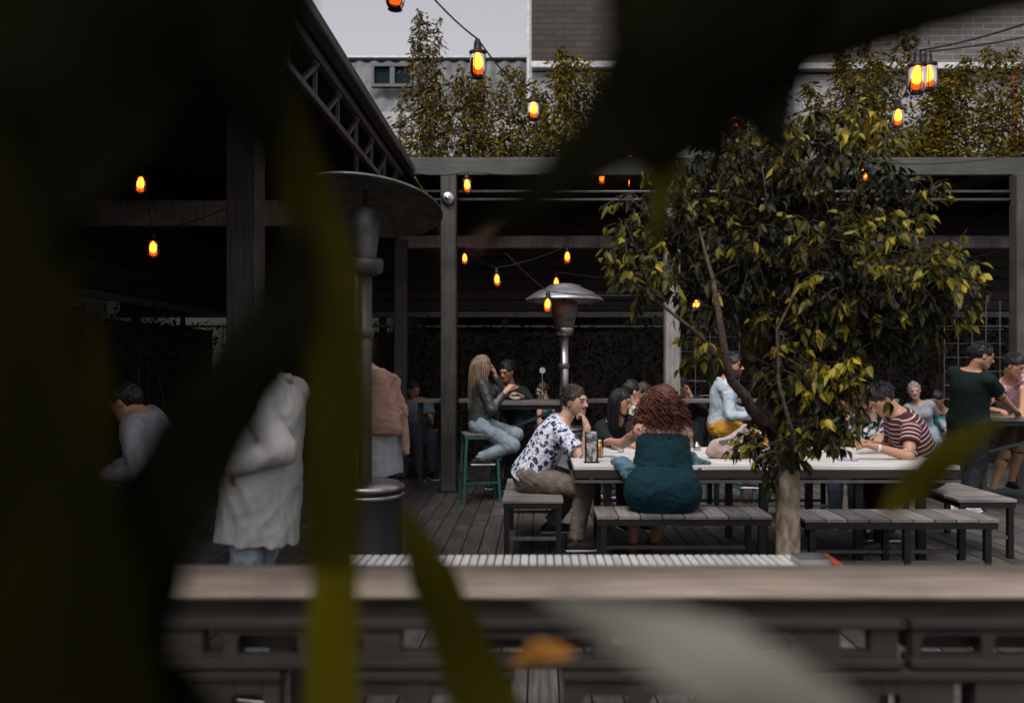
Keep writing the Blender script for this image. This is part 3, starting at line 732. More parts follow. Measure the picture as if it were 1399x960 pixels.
window_part(b1, og, P(507, 0, d).x, P(561, 0, d).x, P(0, 113, d).z, P(0, 85, d).z, 20.25)
window_part(b1, og, P(604, 0, d).x, P(634, 0, d).x, P(0, 176, d).z, P(0, 146, d).z, 20.02, 0)
b2 = thing('brick_building', 'tall brown brick building with a white ledge, next to the metal-clad building', 'building', (0.8, 18.5, 0)); og = b2.location; d = 18.5
x0, x1 = P(726, 0, d).x, P(1085, 0, d).x; zb = P(0, 92, d).z
mb = MB(); mb.box(((x0 + x1) / 2, 20.5, (zb + 14) / 2), (x1 - x0, 4, 14 - zb)); mb.build('wall', M['brick_b'], b2, origin=og)
mb = MB(); mb.box(((x0 + x1) / 2, 18.43, zb), (x1 - x0, .22, .14), None, .01); mb.build('ledge', M['whitepaint'], b2, origin=og)
mb = MB(); mb.box(((x0 + x1) / 2, 20.52, zb / 2 - .05), (x1 - x0, 4, zb - .1)); mb.build('lower_wall', M['brick_w'], b2, origin=og)
mb = MB(); mb.tube([(x0 - .06, 18.5, 0), (x0 - .06, 18.5, 13.9)], .045, 8); mb.build('downpipe', M['whitepaint'], b2, origin=og)
b3 = thing('brick_building', 'grey brick building with white painted lower storey on the far right', 'building', (8, 17.5, 0)); og = b3.location; d = 17.5
x0, x1 = P(1085, 0, d).x, P(1640, 0, d).x; zb = P(0, 94, d).z; z2 = P(0, 20, d).z
mb = MB(); mb.box(((x0 + x1) / 2, 19.5, (zb + 12) / 2), (x1 - x0, 4, 12 - zb)); mb.build('wall', M['brick_g'], b3, origin=og)
mb = MB(); mb.box(((x0 + x1) / 2, 17.42, zb), (x1 - x0, .22, .13), None, .01); mb.build('ledge', M['whitepaint'], b3, origin=og)
mb = MB(); mb.box(((x0 + x1) / 2, 19.53, zb / 2 - .05), (x1 - x0, 4, zb - .1)); mb.build('lower_wall', M['brick_w'], b3, origin=og)
mb = MB(); xx = P(1397, 0, 17).x; mb.tube([(xx, 17.3, 0), (xx, 17.3, P(0, 98, 17.3).z)], .05, 8); mb.build('downpipe', M['red'], b3, origin=og)

# ------------------------------------------------------------------ shelter: posts, beams, roofs, truss
def post(label, px, d, w, z1, mat='post', z0=0, dd=None, cat='post'):
    p = P(px, 0, d); t = thing('timber_post', label, cat, (p.x, d, 0))
    mb = MB(); mb.box((p.x, d, (z0 + z1) / 2), (w, dd or w, z1 - z0), None, .008); mb.build('shaft', M[mat], t, origin=t.location)
    mb = MB(); mb.box((p.x, d, .012), (w + .08, (dd or w) + .08, .024), None, .004); mb.build('foot_plate', M['black'], t, origin=t.location)
    return t
pA = post('grey painted post with a round disc near its top, beside the teal stool', 613.5, 9.75, .175, 3.66)
mb = MB(); q = P(612, 271, 9.64); rot = Matrix.Rotation(R(90), 3, 'X'); mb.lathe([(.0, .03), (.055, .028), (.075, .012), (.078, 0), (.078, -.01), (0, -.012)], q, 20, rot); mb.lathe([(0, .042), (.028, .04), (.03, .028)], q, 16, rot)
mb.build('disc', M['steel'], pA, True, origin=pA.location)
post('darker grey post standing behind the left patio heater dish', 548, 11, .155, 3.1)
post('bleached speckled post behind the red-haired woman', 918, 9.75, .17, 3.66, 'postpale')
post('grey post at the right edge behind the man in the pink shirt', 1394, 9.75, .17, 3.66)
post('wide dark post near the left behind the man in the white shirt', 336, 7.2, .25, 3.6)
post('dark wide post under the left roof truss', 471, 9.0, .2, 3.35)
def beam(name, label, a, b, w, h, mat, cat='beam'):
    c = (Vector(a) + Vector(b)) / 2; mb = MB(); mb.bar(a, b, w, h, .006)
    o = mb.build(name, M[mat], origin=c); o.location = c; return tag(o, label, cat)
def zat(py, d): return CH + (HY - py) * d / F
beam('fascia_beam', 'long grey fascia beam across the top of the back shelter', (-1.50, 9.9, zat(228, 9.9)), (9, 9.9, zat(228, 9.9)), .07, .205, 'beam')
beam('cross_beam', 'speckled grey cross beam under the back roof, between the shelter posts', (-1.9, 11.5, zat(331, 11.5)), (9, 11.5, zat(331, 11.5)), .1, .165, 'postpale')
beam('cross_beam', 'dark grey beam at far left with orange lamps above and below it', (-6.2, 9.0, zat(292, 9)), (-2.0, 9.0, zat(292, 9)), .1, .27, 'postpale')
for py, lab in ((262, 'upper'), (273, 'lower')):
    mb = MB(); mb.tube([(-1.4, 9.8 , zat(py, 9.8)), (9, 9.8, zat(py, 9.8))], .018, 8)
    tag(mb.build('conduit', M['gutter'], smooth=True), lab + ' thin metal conduit running below the long fascia beam', 'pipe')
mb = MB(); mb.tube([P(485, 300, 8.3) * 1 - Vector((0, 0, 3.0)), P(485, 160, 8.3)], .035, 8); tag(mb.build('downpipe', M['gutter'], smooth=True), 'thin grey vertical pipe rising to the left roof truss', 'pipe')
# roofs
rt = thing('shelter_roof', 'dark flat roof of the left shelter edged by the steel truss', 'roof', (-5.8, 6, 3.8))
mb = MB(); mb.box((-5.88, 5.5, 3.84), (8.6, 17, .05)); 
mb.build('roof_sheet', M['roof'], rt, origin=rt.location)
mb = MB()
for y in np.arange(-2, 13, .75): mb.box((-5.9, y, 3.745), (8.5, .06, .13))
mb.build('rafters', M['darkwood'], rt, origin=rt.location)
rb = thing('shelter_roof', 'dark flat roof of the back shelter behind the long fascia beam', 'roof', (3.5, 12, 3.8))
mb = MB(); mb.box((3.75, 12.1, 3.87), (10.6, 4.3, .05)); mb.build('roof_sheet', M['roof'], rb, origin=rb.location)
mb = MB()
for x in np.arange(-1.2, 9, .8): mb.box((x, 12.1, 3.775), (.06, 4.2, .13))
mb.build('rafters', M['darkwood'], rb, origin=rb.location)
# truss along the left roof edge
tr = thing('steel_truss', 'grey steel lattice truss along the edge of the left roof', 'truss', (-1.52, 6, 3.5)); og = tr.location
mb = MB(); mb.bar((-1.50, -3, 3.765), (-1.50, 9.86, 3.765), .10, .09, .01); mb.build('gutter', M['beam'], tr, origin=og)
mb = MB(); mb.bar((-1.60, -3, 3.68), (-1.60, 9.8, 3.68), .06, .07, .004); mb.build('top_chord', M['gun'], tr, origin=og)
mb = MB(); mb.bar((-1.60, -3, 3.36), (-1.60, 9.8, 3.36), .05, .05, .004); mb.build('bottom_chord', M['gutter'], tr, origin=og)
y = -2.8; k = 0
while y < 9.5:
    mb = MB(); mb.bar((-1.60, y, 3.385), (-1.60, y + (.42 if k % 2 else .0), 3.645), .028, .028); mb.build('web_bar', M['gun'], tr, origin=og); y += .34; k += 1
# back wall
bw = thing('back_wall', 'dark boarded wall above the clipped hedge at the back of the courtyard', 'wall', (0, 13, 0)); og = bw.location
mb = MB()
for z in np.arange(2.30, 3.82, .165): mb.box((1.3, 13.0, z + .08), (15.5, .05, .155), None, .004)
mb.box((1.3, 13.04, 3.08), (15.5, .02, 1.62))  # unseen sheet added behind the boards to close light seams
mb.build('boards', M['darkwood'], bw, origin=og)
mb = MB(); mb.box((1.3, 12.93, 2.24), (15.5, .1, .09), None, .005); mb.build('rail', M['gun'], bw, origin=og)
mb = MB(); mb.box((1.3, 12.93, 2.06), (15.5, .06, .035), None, .005); mb.build('lower_rail', M['gutter'], bw, origin=og)
mb = MB()
for x in np.arange(-6.2, 9, 1.9): mb.box((x, 13.02, 1.1), (.1, .1, 2.2))
mb.build('studs', M['darkwood'], bw, origin=og)
lw = thing('side_wall', 'dark boarded wall above the hedge along the left side', 'wall', (-4.85, 8, 0)); og = lw.location
mb = MB()
for z in np.arange(2.30, 3.75, .165): mb.box((-4.9, 7.0, z + .08), (.05, 11.9, .155), None, .004)
mb.box((-4.94, 7.0, 3.0), (.02, 11.9, 1.5))  # added backing sheet, stops light leaking through the board gaps
mb.build('boards', M['darkwood'], lw, origin=og)
mb = MB(); mb.box((-4.88, 7, 2.24), (.1, 11.8, .08)); mb.build('rail', M['gun'], lw, origin=og)
# hedges
def leaf_mesh(pts, dirs, length, width, fold=.25, droop=.15):
    """folded pointed leaves, arrays (n,3)"""
    n = len(pts); dirs = dirs / (np.linalg.norm(dirs, axis=1, keepdims=True) + 1e-9)
    rv = rng.normal(size=(n, 3)); sd = np.cross(dirs, rv); sd /= np.linalg.norm(sd, axis=1, keepdims=True) + 1e-9
    nm = np.cross(sd, dirs)
    L = length[:, None]; W = width[:, None]
    dn = np.array([[0, 0, -1.0]])
    def at(u, v, w_): return pts + dirs * L * u + sd * W * v + nm * W * w_ + dn * L * droop * u * u
    vs = [at(0, 0, 0), at(.28, .5, fold), at(.62, .40, fold), at(1.0, 0, 0.0), at(.62, -.40, fold), at(.28, -.5, fold), at(.3, 0, 0), at(.65, 0, 0)]
    V = np.stack(vs, 1).reshape(-1, 3)
    t = np.array([(0, 6, 1, 1), (6, 7, 2, 1), (7, 3, 2, 2), (0, 5, 6, 6), (6, 5, 4, 7), (7, 4, 3, 3)])
    tri = np.array([(0, 6, 1), (6, 7, 2), (6, 2, 1), (7, 3, 2), (0, 5, 6), (6, 5, 4), (6, 4, 7), (7, 4, 3)])
    Fc = (tri[None] + (np.arange(n) * 8)[:, None, None]).reshape(-1, 3)
    return V, Fc
def leaves(name, pts, dirs, length, width, mat, parent, og, tone=None, fold=.25, droop=.15):
    V, Fc = leaf_mesh(pts, dirs, length, width, fold, droop)
    o = np_obj(name, V, Fc, mat, parent, True, og)
    set_float(o, np.repeat(tone if tone is not None else np.zeros(len(pts)), 8), 'tone')
    return o
M['hedge'] = leafmat('hedge_leaf', [(.004, .004, .002), (.012, .011, .004), (.030, .024, .009)], .8, .15, 1.2, .1)
def hedge(label, x0, x1, y0, y1, z1, n):
    t = thing('hedge', label, 'hedge', ((x0 + x1) / 2, (y0 + y1) / 2, 0)); og = t.location
    pts = np.stack([rng.uniform(x0, x1, n), rng.uniform(y0, y1, n), z1 * rng.uniform(0, 1, n) ** .85], 1)
    pts[:, 2] += rng.exponential(.06, n) * (rng.random(n) < .5)
    dirs = rng.normal(size=(n, 3)) + np.array([0, -.5, .2])
    leaves('foliage', pts, dirs, rng.uniform(.05, .10, n), rng.uniform(.02, .04, n), M['hedge'], t, og, rng.uniform(-.3, .3, n))
    mb = MB()
    for i in range(int(max(x1 - x0, y1 - y0) / .3)):
        u = random.random(); xx = x0 + (x1 - x0) * u if x1 - x0 > y1 - y0 else (x0 + x1) / 2; yy = (y0 + y1) / 2 if x1 - x0 > y1 - y0 else y0 + (y1 - y0) * u
        mb.tube([(xx, yy, 0), (xx + random.uniform(-.1, .1), yy, z1 * .5), (xx + random.uniform(-.2, .2), yy, z1 * .95)], [.02, .014, .005], 5)
    mb.build('stems', M['bark'], t, origin=og)
    mb = MB(); mb.box(((x0 + x1) / 2, y1 - .02 if x1 - x0 > y1 - y0 else (y0 + y1) / 2, z1 * .49), (max(x1 - x0, .04) if x1 - x0 > y1 - y0 else .04, .04 if x1 - x0 > y1 - y0 else y1 - y0, z1 * .97)); mb.build('screen_board', M['darkwood'], t, origin=og)
hedge('dark hedge along the back of the courtyard behind the drinkers', -4.7, 9, 12.35, 12.85, 2.02, 15000)
mb = MB(); mb.box((-8.2, 6, 3), (.2, 20, 6)); tag(mb.build('added_sky_screen', M['darkwood']), 'added dark wall hiding bright sky beyond the left hedge', 'wall')  # added wall: keeps bright sky out of the gap over the left hedge
mb = MB(); mb.box((1.3, 15.9, 1.5), (19, .15, 3.0)); tag(mb.build('rear_fence', M['post']), 'weathered fence behind the back hedge', 'fence')
hedge('dark hedge along the left side of the courtyard', -5.0, -4.55, 2.5, 12.3, 2.02, 7000)
# wire trellises
def trellis(label, px0, px1, py0, py1, d, step=.21):
    a = P(px0, py1, d); b = P(px1, py0, d); c = (a + b) / 2; mb = MB(); x = a.x
    while x <= b.x + .01: mb.tube([(x, d, a.z), (x, d, b.z)], .006, 5); x += step
    z = a.z
    while z <= b.z + .01: mb.tube([(a.x, d, z), (b.x, d, z)], .006, 5); z += step
    o = mb.build('wire_trellis', M['steel'], origin=c); o.location = c; tag(o, label, 'trellis')
trellis('wire grid trellis behind the man in the denim shirt', 930, 1010, 455, 560, 12.1)
trellis('wire grid trellis behind the man in the dark green shirt', 1290, 1372, 410, 545, 12.1, .2)

# ------------------------------------------------------------------ trees behind the shelter
M['amber'] = leafmat('amber_leaf', [(.018, .019, .006), (.06, .052, .012), (.16, .115, .018), (.30, .18, .025)], .7, .3, 1.0, .12)
M['olive'] = leafmat('olive_leaf', [(.014, .015, .004), (.05, .045, .008), (.15, .11, .010), (.31, .20, .016)], .7, .3, .9, .12)
def back_tree(label, px, d, top, spread, n, mat, base=3.3, sprigs=6):
    p = P(px, 0, d); x = p.x; t = thing('tall_shrub_tree', label, 'tree', (x, d, 0), 0, 'trees behind the back shelter'); og = t.location
    mb = MB(); ends = []
    mb.tube([(x, d, 0), (x + .04, d, 1.5), (x, d, base)], [.07, .06, .045], 7)
    nb = 9 + sprigs
    for i in range(nb):
        a = random.uniform(0, 6.28); rr = spread * random.uniform(.1, 1) ** .7; h = top * random.uniform(.55, .86) if i >= sprigs else top * random.uniform(.92, 1.0)
        if i < sprigs: rr *= .6
        e = Vector((x + rr * math.cos(a), d + rr * .7 * math.sin(a), h)); m_ = Vector((x + rr * .35 * math.cos(a), d + rr * .3 * math.sin(a), base + (h - base) * .45))
        s = Vector((x, d, base - .4)); mb.tube([s, s.lerp(m_, .5), m_, e], [.03, .022, .014, .004], 5); ends.append((s, m_, e))
    mb.build('trunk', M['bark'], t, origin=og)
    pts = []; dirs = []
    for k in range(int(n * 4.2)):
        s, m_, e = random.choice(ends); u = random.random() ** 1.3
        q = s.lerp(m_, u * 2) if u < .5 else m_.lerp(e, (u - .5) * 2)
        sig = .035 + .50 * (1 - u) ** .9 * spread
        o = Vector((random.gauss(0, sig), random.gauss(0, sig), random.gauss(0, sig * .8)))
        pts.append(q + o); dirs.append(o * 1.5 + Vector((random.gauss(0, .4), random.gauss(0, .4), -.25)))
    n_ = len(pts); mb=None; leaves('crown', np.array([tuple(v) for v in pts]), np.array([tuple(v) for v in dirs]), rng.uniform(.07, .14, n_), rng.uniform(.025, .045, n_), M[mat], t, og, rng.uniform(-.3, .35, n_))
for a in (('slim amber leaved tree in front of the corrugated wall, its tips reaching the sky', 582, 14.6, P(0, 8, 14.6).z, .50, 2300, 'amber'),
          ('shorter amber leaved tree between the hanging lamp and the roof truss', 543, 15.2, P(0, 118, 15.2).z, .45, 1000, 'amber', 3.3, 3),
          ('loose brownish tree behind the largest hanging lamp', 662, 15.0, P(0, 88, 15).z, .85, 3400, 'amber'),
          ('small tree with a wispy top against the brick corner', 712, 14.6, P(0, 90, 14.6).z, .8, 2600, 'olive'),
          ('olive leaved tree in front of the brown brick wall', 785, 14.2, P(0, 62, 14.2).z, 1.0, 4000, 'olive'),
          ('dense olive tree half hidden by dark near foliage', 860, 14.0, P(0, 80, 14).z, .8, 2500, 'olive'),
          ('tree behind the top of the courtyard tree', 1010, 14.0, P(0, -10, 14).z, .9, 2500, 'olive'),
          ('golden olive tree behind the twin hanging lamps', 1190, 14.0, P(0, 35, 14).z, 1.15, 6500, 'olive'),
          ('broad golden olive tree right of the twin hanging lamps', 1275, 14.4, P(0, 85, 14.4).z, 1.2, 5600, 'olive'),
          ('thin olive tree against the white painted brick at the right edge', 1372, 14.8, P(0, 55, 14.8).z, 1.0, 3600, 'olive')):
    back_tree(*a)

# ------------------------------------------------------------------ courtyard tree
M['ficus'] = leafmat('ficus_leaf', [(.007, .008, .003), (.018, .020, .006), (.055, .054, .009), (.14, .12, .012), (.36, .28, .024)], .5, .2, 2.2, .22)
def fig_tree():
    d = 4.3; base = P(1076, 0, d); t = thing('courtyard_tree', 'leafy young tree with a pale straight trunk standing in front of the long table', 'tree', (base.x, d, 0)); og = t.location
    x0 = base.x; mb = MB()
    mb.tube([(x0, d, -.02), (x0 - .004, d, .3), (x0 + .003, d, .6), (x0 - .003, d, .90), (x0, d, .925)], [.066, .063, .061, .062, .05], 14); mb.build('trunk', M['trunk'], t, True, og)
    def Q(px, py, dd=4.3): return P(px, py, dd)
    br = [([Q(1068, 655), Q(1055, 590), Q(1030, 560, 4.15), Q(1000, 520, 4.0), Q(985, 450, 3.9), Q(972, 380, 3.95), Q(955, 310, 4.0)], [.042, .036, .029, .022, .016, .011, .004]),
          ([Q(1075, 655), Q(1062, 590), Q(1040, 530, 4.4), Q(1020, 470, 4.45), Q(985, 420, 4.5), Q(950, 400, 4.55), Q(900, 370, 4.5)], [.045, .038, .032, .026, .018, .012, .005]),
          ([Q(1080, 655), Q(1090, 560, 4.4), Q(1120, 480, 4.5), Q(1145, 380, 4.5), Q(1140, 280, 4.4), Q(1120, 200, 4.3)], [.04, .034, .026, .018, .012, .004]),
          ([Q(1080, 655), Q(1105, 570, 4.3), Q(1160, 500, 4.4), Q(1230, 430, 4.4), Q(1310, 400, 4.2)], [.026, .020, .015, .009, .003]),
          ([Q(1082, 655), Q(1085, 600, 4.0), Q(1066, 520, 3.95), Q(1062, 450, 3.95), Q(1090, 380, 4)], [.014, .011, .008, .006, .003]),
          ([Q(1120, 480, 4.5), Q(1190, 380, 4.6), Q(1240, 300, 4.6), Q(1230, 240, 4.5)], [.018, .012, .008, .003]),
          ([Q(1000, 520, 4.25), Q(960, 460, 4.0), Q(910, 420, 3.95), Q(860, 380, 3.95)], [.016, .011, .007, .003]),
          ([Q(985, 450, 4.2), Q(940, 350, 4.3), Q(900, 290, 4.4), Q(865, 265, 4.4)], [.013, .01, .006, .003]),
          ([Q(1145, 380, 4.5), Q(1060, 290, 4.4), Q(1010, 220, 4.3)], [.012, .008, .003])]
    mb = MB()
    for pts, r in br:
        sm = []; rr = []
        for i in range(len(pts) - 1):
            for u in (0, .5):
                sm.append(pts[i].lerp(pts[i + 1], u) + Vector((random.gauss(0, .006), random.gauss(0, .006), 0))); rr.append(r[i] * (1 - u) + r[i + 1] * u)
        sm.append(pts[-1]); rr.append(r[-1]); mb.tube(sm, rr, 8)
    lobes = [  # px, py, depth, half-width px, half-height px, half-depth m, weight, bright
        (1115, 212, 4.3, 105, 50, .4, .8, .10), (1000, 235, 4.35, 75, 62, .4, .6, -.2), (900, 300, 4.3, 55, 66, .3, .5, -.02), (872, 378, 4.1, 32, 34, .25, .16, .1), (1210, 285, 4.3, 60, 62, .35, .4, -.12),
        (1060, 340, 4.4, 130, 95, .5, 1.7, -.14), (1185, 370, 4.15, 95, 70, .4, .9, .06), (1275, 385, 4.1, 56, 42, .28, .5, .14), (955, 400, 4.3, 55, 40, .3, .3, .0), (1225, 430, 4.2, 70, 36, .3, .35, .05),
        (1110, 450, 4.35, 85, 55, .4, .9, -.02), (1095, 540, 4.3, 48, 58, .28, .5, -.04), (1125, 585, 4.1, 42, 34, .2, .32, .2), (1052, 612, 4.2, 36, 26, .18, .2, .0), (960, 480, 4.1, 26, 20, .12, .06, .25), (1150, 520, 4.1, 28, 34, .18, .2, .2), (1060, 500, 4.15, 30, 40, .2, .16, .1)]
    tw = []; W = np.array([l[6] for l in lobes]); W /= W.sum(); tot = 1650
    pts = []; dirs = []; tone = []
    for l, w_ in zip(lobes, W):
        for i in range(int(tot * w_)):
            v = Vector((random.gauss(0, 1), random.gauss(0, 1), random.gauss(0, 1))).normalized() * random.random() ** .42
            c = P(l[0] + v.x * l[3], l[1] - v.z * l[4], l[2]) + Vector((0, v.y * l[5], 0))
            out = Vector((v.x, v.y, v.z * .6)); shell = v.length
            L = random.uniform(.08, .16); dr = (out * .8 + Vector((random.gauss(0, .5), random.gauss(0, .5), random.gauss(.15, .4)))).normalized()
            e = c + dr * L + Vector((0, 0, -.02)); mb.tube([c - dr * .05, c + dr * L * .5 + Vector((0, 0, .01)), e], [.0028, .0022, .001], 4, False)
            br_ = l[7] + (.27 if shell > .78 and v.z > -.3 else -.12) + random.gauss(0, .08)  # yellower new growth outside; crown shade inside and below put into leaf tone
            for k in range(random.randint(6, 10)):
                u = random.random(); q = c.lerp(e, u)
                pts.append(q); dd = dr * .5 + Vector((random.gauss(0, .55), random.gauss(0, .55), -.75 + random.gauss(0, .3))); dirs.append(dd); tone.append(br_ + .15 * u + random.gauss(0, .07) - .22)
    mb.build('branches', M['bark'], t, True, og)
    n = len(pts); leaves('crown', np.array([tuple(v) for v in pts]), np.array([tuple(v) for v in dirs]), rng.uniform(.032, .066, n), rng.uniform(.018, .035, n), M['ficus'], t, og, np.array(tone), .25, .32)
fig_tree()
mb = MB(); bx, by = P(1076, 0, 4.3).x, 4.3
for a, b2 in (((-.22, -.22), (.22, -.22)), ((.22, -.22), (.22, .22)), ((.22, .22), (-.22, .22)), ((-.22, .22), (-.22, -.22))):
    mb.bar((bx + a[0], by + a[1], .02), (bx + b2[0], by + b2[1], .02), .04, .04)
tag(mb.build('tree_surround', M['darkwood']), 'low timber square around the foot of the pale tree trunk', 'edging')

# ------------------------------------------------------------------ rail, pallets, slatted table
rl = thing('drink_rail', 'long weathered timber plank laid on stacked pallets across the foreground', 'rail', (0, 1.78, 0)); og = rl.location
mb = MB(); zr = 1.0; yn = 1.67; yf = 1.672 + .235
X0, X1 = -1.6, 1.7
nx = 60
rgr = np.random.default_rng(4); V = []; Fq = []
for i in range(nx + 1):   # plank with slightly wavy edges
    x = X0 + (X1 - X0) * i / nx; a = rgr.normal(0, .0012); b2 = rgr.normal(0, .0015)
    V += [(x, yn + a, zr - .014), (x, yn - .001 + a, zr - .005), (x, yn + .005 + a, zr), (x, yf + b2, zr), (x, yf + b2, zr - .014)]
for i in range(nx):
    for k in range(4): Fq.append((5 * i + k, 5 * i + 5 + k, 5 * i + 6 + k, 5 * i + 1 + k))
    Fq.append((5 * i + 4, 5 * i + 9, 5 * i + 5, 5 * i))
np_obj('plank', V, Fq, M['rail'], rl, False, og)
mb = MB(); mb.box((0, 1.705, .953), (3.2, .03, .064), None, .003); mb.build('apron', M['pallet'], rl, origin=og)
def slot_board(name, parent, og, x0, x1, z0, z1, y, th, slots, mat):
    """board in the XZ plane with real cut-outs; slots: (cx, cz, w, h, corner radius)"""
    mb = MB(); ya, yb = y - th / 2, y + th / 2
    def col(xa, xb, za, zb, zc_, zd):   # prism column: left edge za..zc_, right edge zb..zd
        if min(zc_ - za, zd - zb) < -1e-6: return
        v = [(xa, ya, za), (xb, ya, zb), (xb, ya, zd), (xa, ya, zc_), (xa, yb, za), (xb, yb, zb), (xb, yb, zd), (xa, yb, zc_)]
        mb.add(v, [(0, 1, 2, 3), (5, 4, 7, 6), (3, 2, 6, 7), (4, 5, 1, 0)])
    xs = x0
    for cx, cz, w, h, r in sorted(slots):
        r = min(r, w / 2 - .001, h / 2 - .001); xa, xb = cx - w / 2, cx + w / 2
        if xa > x1: break
        col(xs, xa, z0, z0, z1, z1)
        mb.add([(xa, ya, cz - h / 2 + r), (xa, ya, cz + h / 2 - r), (xa, yb, cz + h / 2 - r), (xa, yb, cz - h / 2 + r)], [(0, 1, 2, 3)])
        mb.add([(xb, ya, cz - h / 2 + r), (xb, ya, cz + h / 2 - r), (xb, yb, cz + h / 2 - r), (xb, yb, cz - h / 2 + r)], [(3, 2, 1, 0)])
        xx = [xa + r * (1 - math.cos(R(22.5 * k))) for k in range(5)] + [xb - r * (1 - math.cos(R(22.5 * k))) for k in range(4, -1, -1)]
        hh = [h / 2 - r + r * math.sin(R(22.5 * k)) for k in range(5)]; hh = hh + hh[::-1]
        for k in range(9):
            col(xx[k], xx[k + 1], cz + hh[k], cz + hh[k + 1], z1, z1); col(xx[k], xx[k + 1], z0, z0, cz - hh[k], cz - hh[k + 1])
        xs = xb
    if xs < x1: col(xs, x1, z0, z0, z1, z1)
    mb.add([(x0, ya, z0), (x0, yb, z0), (x0, yb, z1), (x0, ya, z1), (x1, ya, z0), (x1, yb, z0), (x1, yb, z1), (x1, ya, z1)], [(0, 3, 2, 1), (4, 5, 6, 7)])
    return mb.build(name, mat, parent, origin=og)
def sx(px, d=1.69): return (px - CX) * d / F
def sz(py, d=1.69): return CH + (HY - py) * d / F
def pallet(label, pxa, pxb, pya, pyb, slots, backs, depth=.2):
    y = 1.69; x0, x1 = sx(pxa), sx(pxb); z1, z0 = sz(pya), sz(pyb)
    t = thing('wooden_pallet', label, 'pallet', ((x0 + x1) / 2, y + .1, z0), 0, 'pallets stacked below the foreground rail'); og = t.location.copy()
    S = [(sx((a + b) / 2), sz((c + e) / 2), abs(sx(b) - sx(a)), abs(sz(e) - sz(c)), r) for a, b, c, e, r in slots]
    zc = .018
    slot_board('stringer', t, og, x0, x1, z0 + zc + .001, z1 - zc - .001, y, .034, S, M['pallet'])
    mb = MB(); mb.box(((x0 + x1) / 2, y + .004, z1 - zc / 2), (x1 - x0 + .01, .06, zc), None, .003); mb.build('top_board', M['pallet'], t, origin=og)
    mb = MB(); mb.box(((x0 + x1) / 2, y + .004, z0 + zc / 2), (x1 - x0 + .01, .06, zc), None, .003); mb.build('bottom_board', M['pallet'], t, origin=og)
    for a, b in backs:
        mb = MB(); mb.box(((sx(a) + sx(b)) / 2, y + .06, (z0 + z1) / 2), (sx(b) - sx(a), .045, z1 - z0 - 2 * zc - .004), None, .003); mb.build('dark_slot_backing', M['darkwood'], t, origin=og)  # dark board added behind slots so they read as black shade
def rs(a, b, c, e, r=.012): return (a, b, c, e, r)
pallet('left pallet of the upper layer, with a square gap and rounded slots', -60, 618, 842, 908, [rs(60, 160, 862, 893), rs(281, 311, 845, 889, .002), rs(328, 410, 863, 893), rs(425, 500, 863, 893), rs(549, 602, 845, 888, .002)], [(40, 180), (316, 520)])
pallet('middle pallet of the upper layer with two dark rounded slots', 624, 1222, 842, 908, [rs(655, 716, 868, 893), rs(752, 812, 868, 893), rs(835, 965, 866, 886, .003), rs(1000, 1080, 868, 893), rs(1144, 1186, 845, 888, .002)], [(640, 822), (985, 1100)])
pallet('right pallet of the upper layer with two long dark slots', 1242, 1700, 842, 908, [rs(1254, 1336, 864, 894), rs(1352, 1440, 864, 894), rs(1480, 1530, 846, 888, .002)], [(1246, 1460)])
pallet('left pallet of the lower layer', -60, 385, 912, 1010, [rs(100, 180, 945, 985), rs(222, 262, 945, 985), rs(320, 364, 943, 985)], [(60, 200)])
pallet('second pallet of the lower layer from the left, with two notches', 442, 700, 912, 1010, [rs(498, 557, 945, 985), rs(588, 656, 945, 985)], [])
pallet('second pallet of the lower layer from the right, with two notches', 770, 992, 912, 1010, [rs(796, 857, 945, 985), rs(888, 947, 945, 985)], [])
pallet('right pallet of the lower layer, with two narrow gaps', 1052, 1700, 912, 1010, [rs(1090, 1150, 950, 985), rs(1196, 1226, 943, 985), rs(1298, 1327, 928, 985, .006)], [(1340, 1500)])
# frame that carries the stack
st = thing('pallet_stand', 'dark timber frame carrying the stacked pallets', 'stand', (0, 1.75, 0)); og = st.location
mb = MB(); zz = sz(1010) - .04
mb.box((0, 1.76, zz), (3.2, .22, .07), None, .004); mb.build('bearer', M['darkwood'], st, origin=og)
for x in (-1.4, -.47, .47, 1.5):
    mb = MB(); mb.box((x, 1.76, (zz - .036) / 2), (.09, .09, zz - .036), None, .004); mb.build('leg', M['darkwood'], st, origin=og)

tb = thing('slatted_table', 'low table with narrow white slats and an orange end rail just behind the pallet stack', 'table', (.15, 2.7, 0)); og = tb.location
mb = MB(); x = -.75
while x < 1.035: mb.box((x, 2.775, .74), (.026, .71, .02), None, .003); x += .0305
mb.build('slats', M['white_slat'], tb, origin=og)
mb = MB(); mb.box((1.062, 2.775, .737), (.028, .73, .034), None, .003); mb.build('end_rail', M['red'], tb, origin=og)
mb = MB(); mb.box((.15, 2.45, .715), (1.78, .03, .03)); mb.box((.15, 3.08, .715), (1.78, .03, .03)); mb.box((-.77, 2.775, .737), (.012, .73, .034)); mb.build('frame', M['black'], tb, origin=og)
for x in (-.7, 1.0):
    for y in (2.47, 3.06):
        mb = MB(); mb.box((x, y, .35), (.04, .04, .70)); mb.build('leg', M['black'], tb, origin=og)
c = P(1117, 762, 3.02); ty = thing('ashtray', 'small grey metal tray on the right end of the white slatted table', 'tray', (c.x - .03, 3.0, .751))
mb = MB(); o_ = ty.location; mb.box(o_ + Vector((0, 0, .004)), (.11, .11, .006)); mb.build('base', M['gun'], ty, origin=o_)
mb = MB()
for a in ((.055, 0, .004, .11), (-.055, 0, .004, .11), (0, .055, .106, .004), (0, -.055, .106, .004)): mb.box(o_ + Vector((a[0], a[1], .012)), (a[2], a[3], .022))
mb.build('rim', M['steel'], ty, origin=o_)

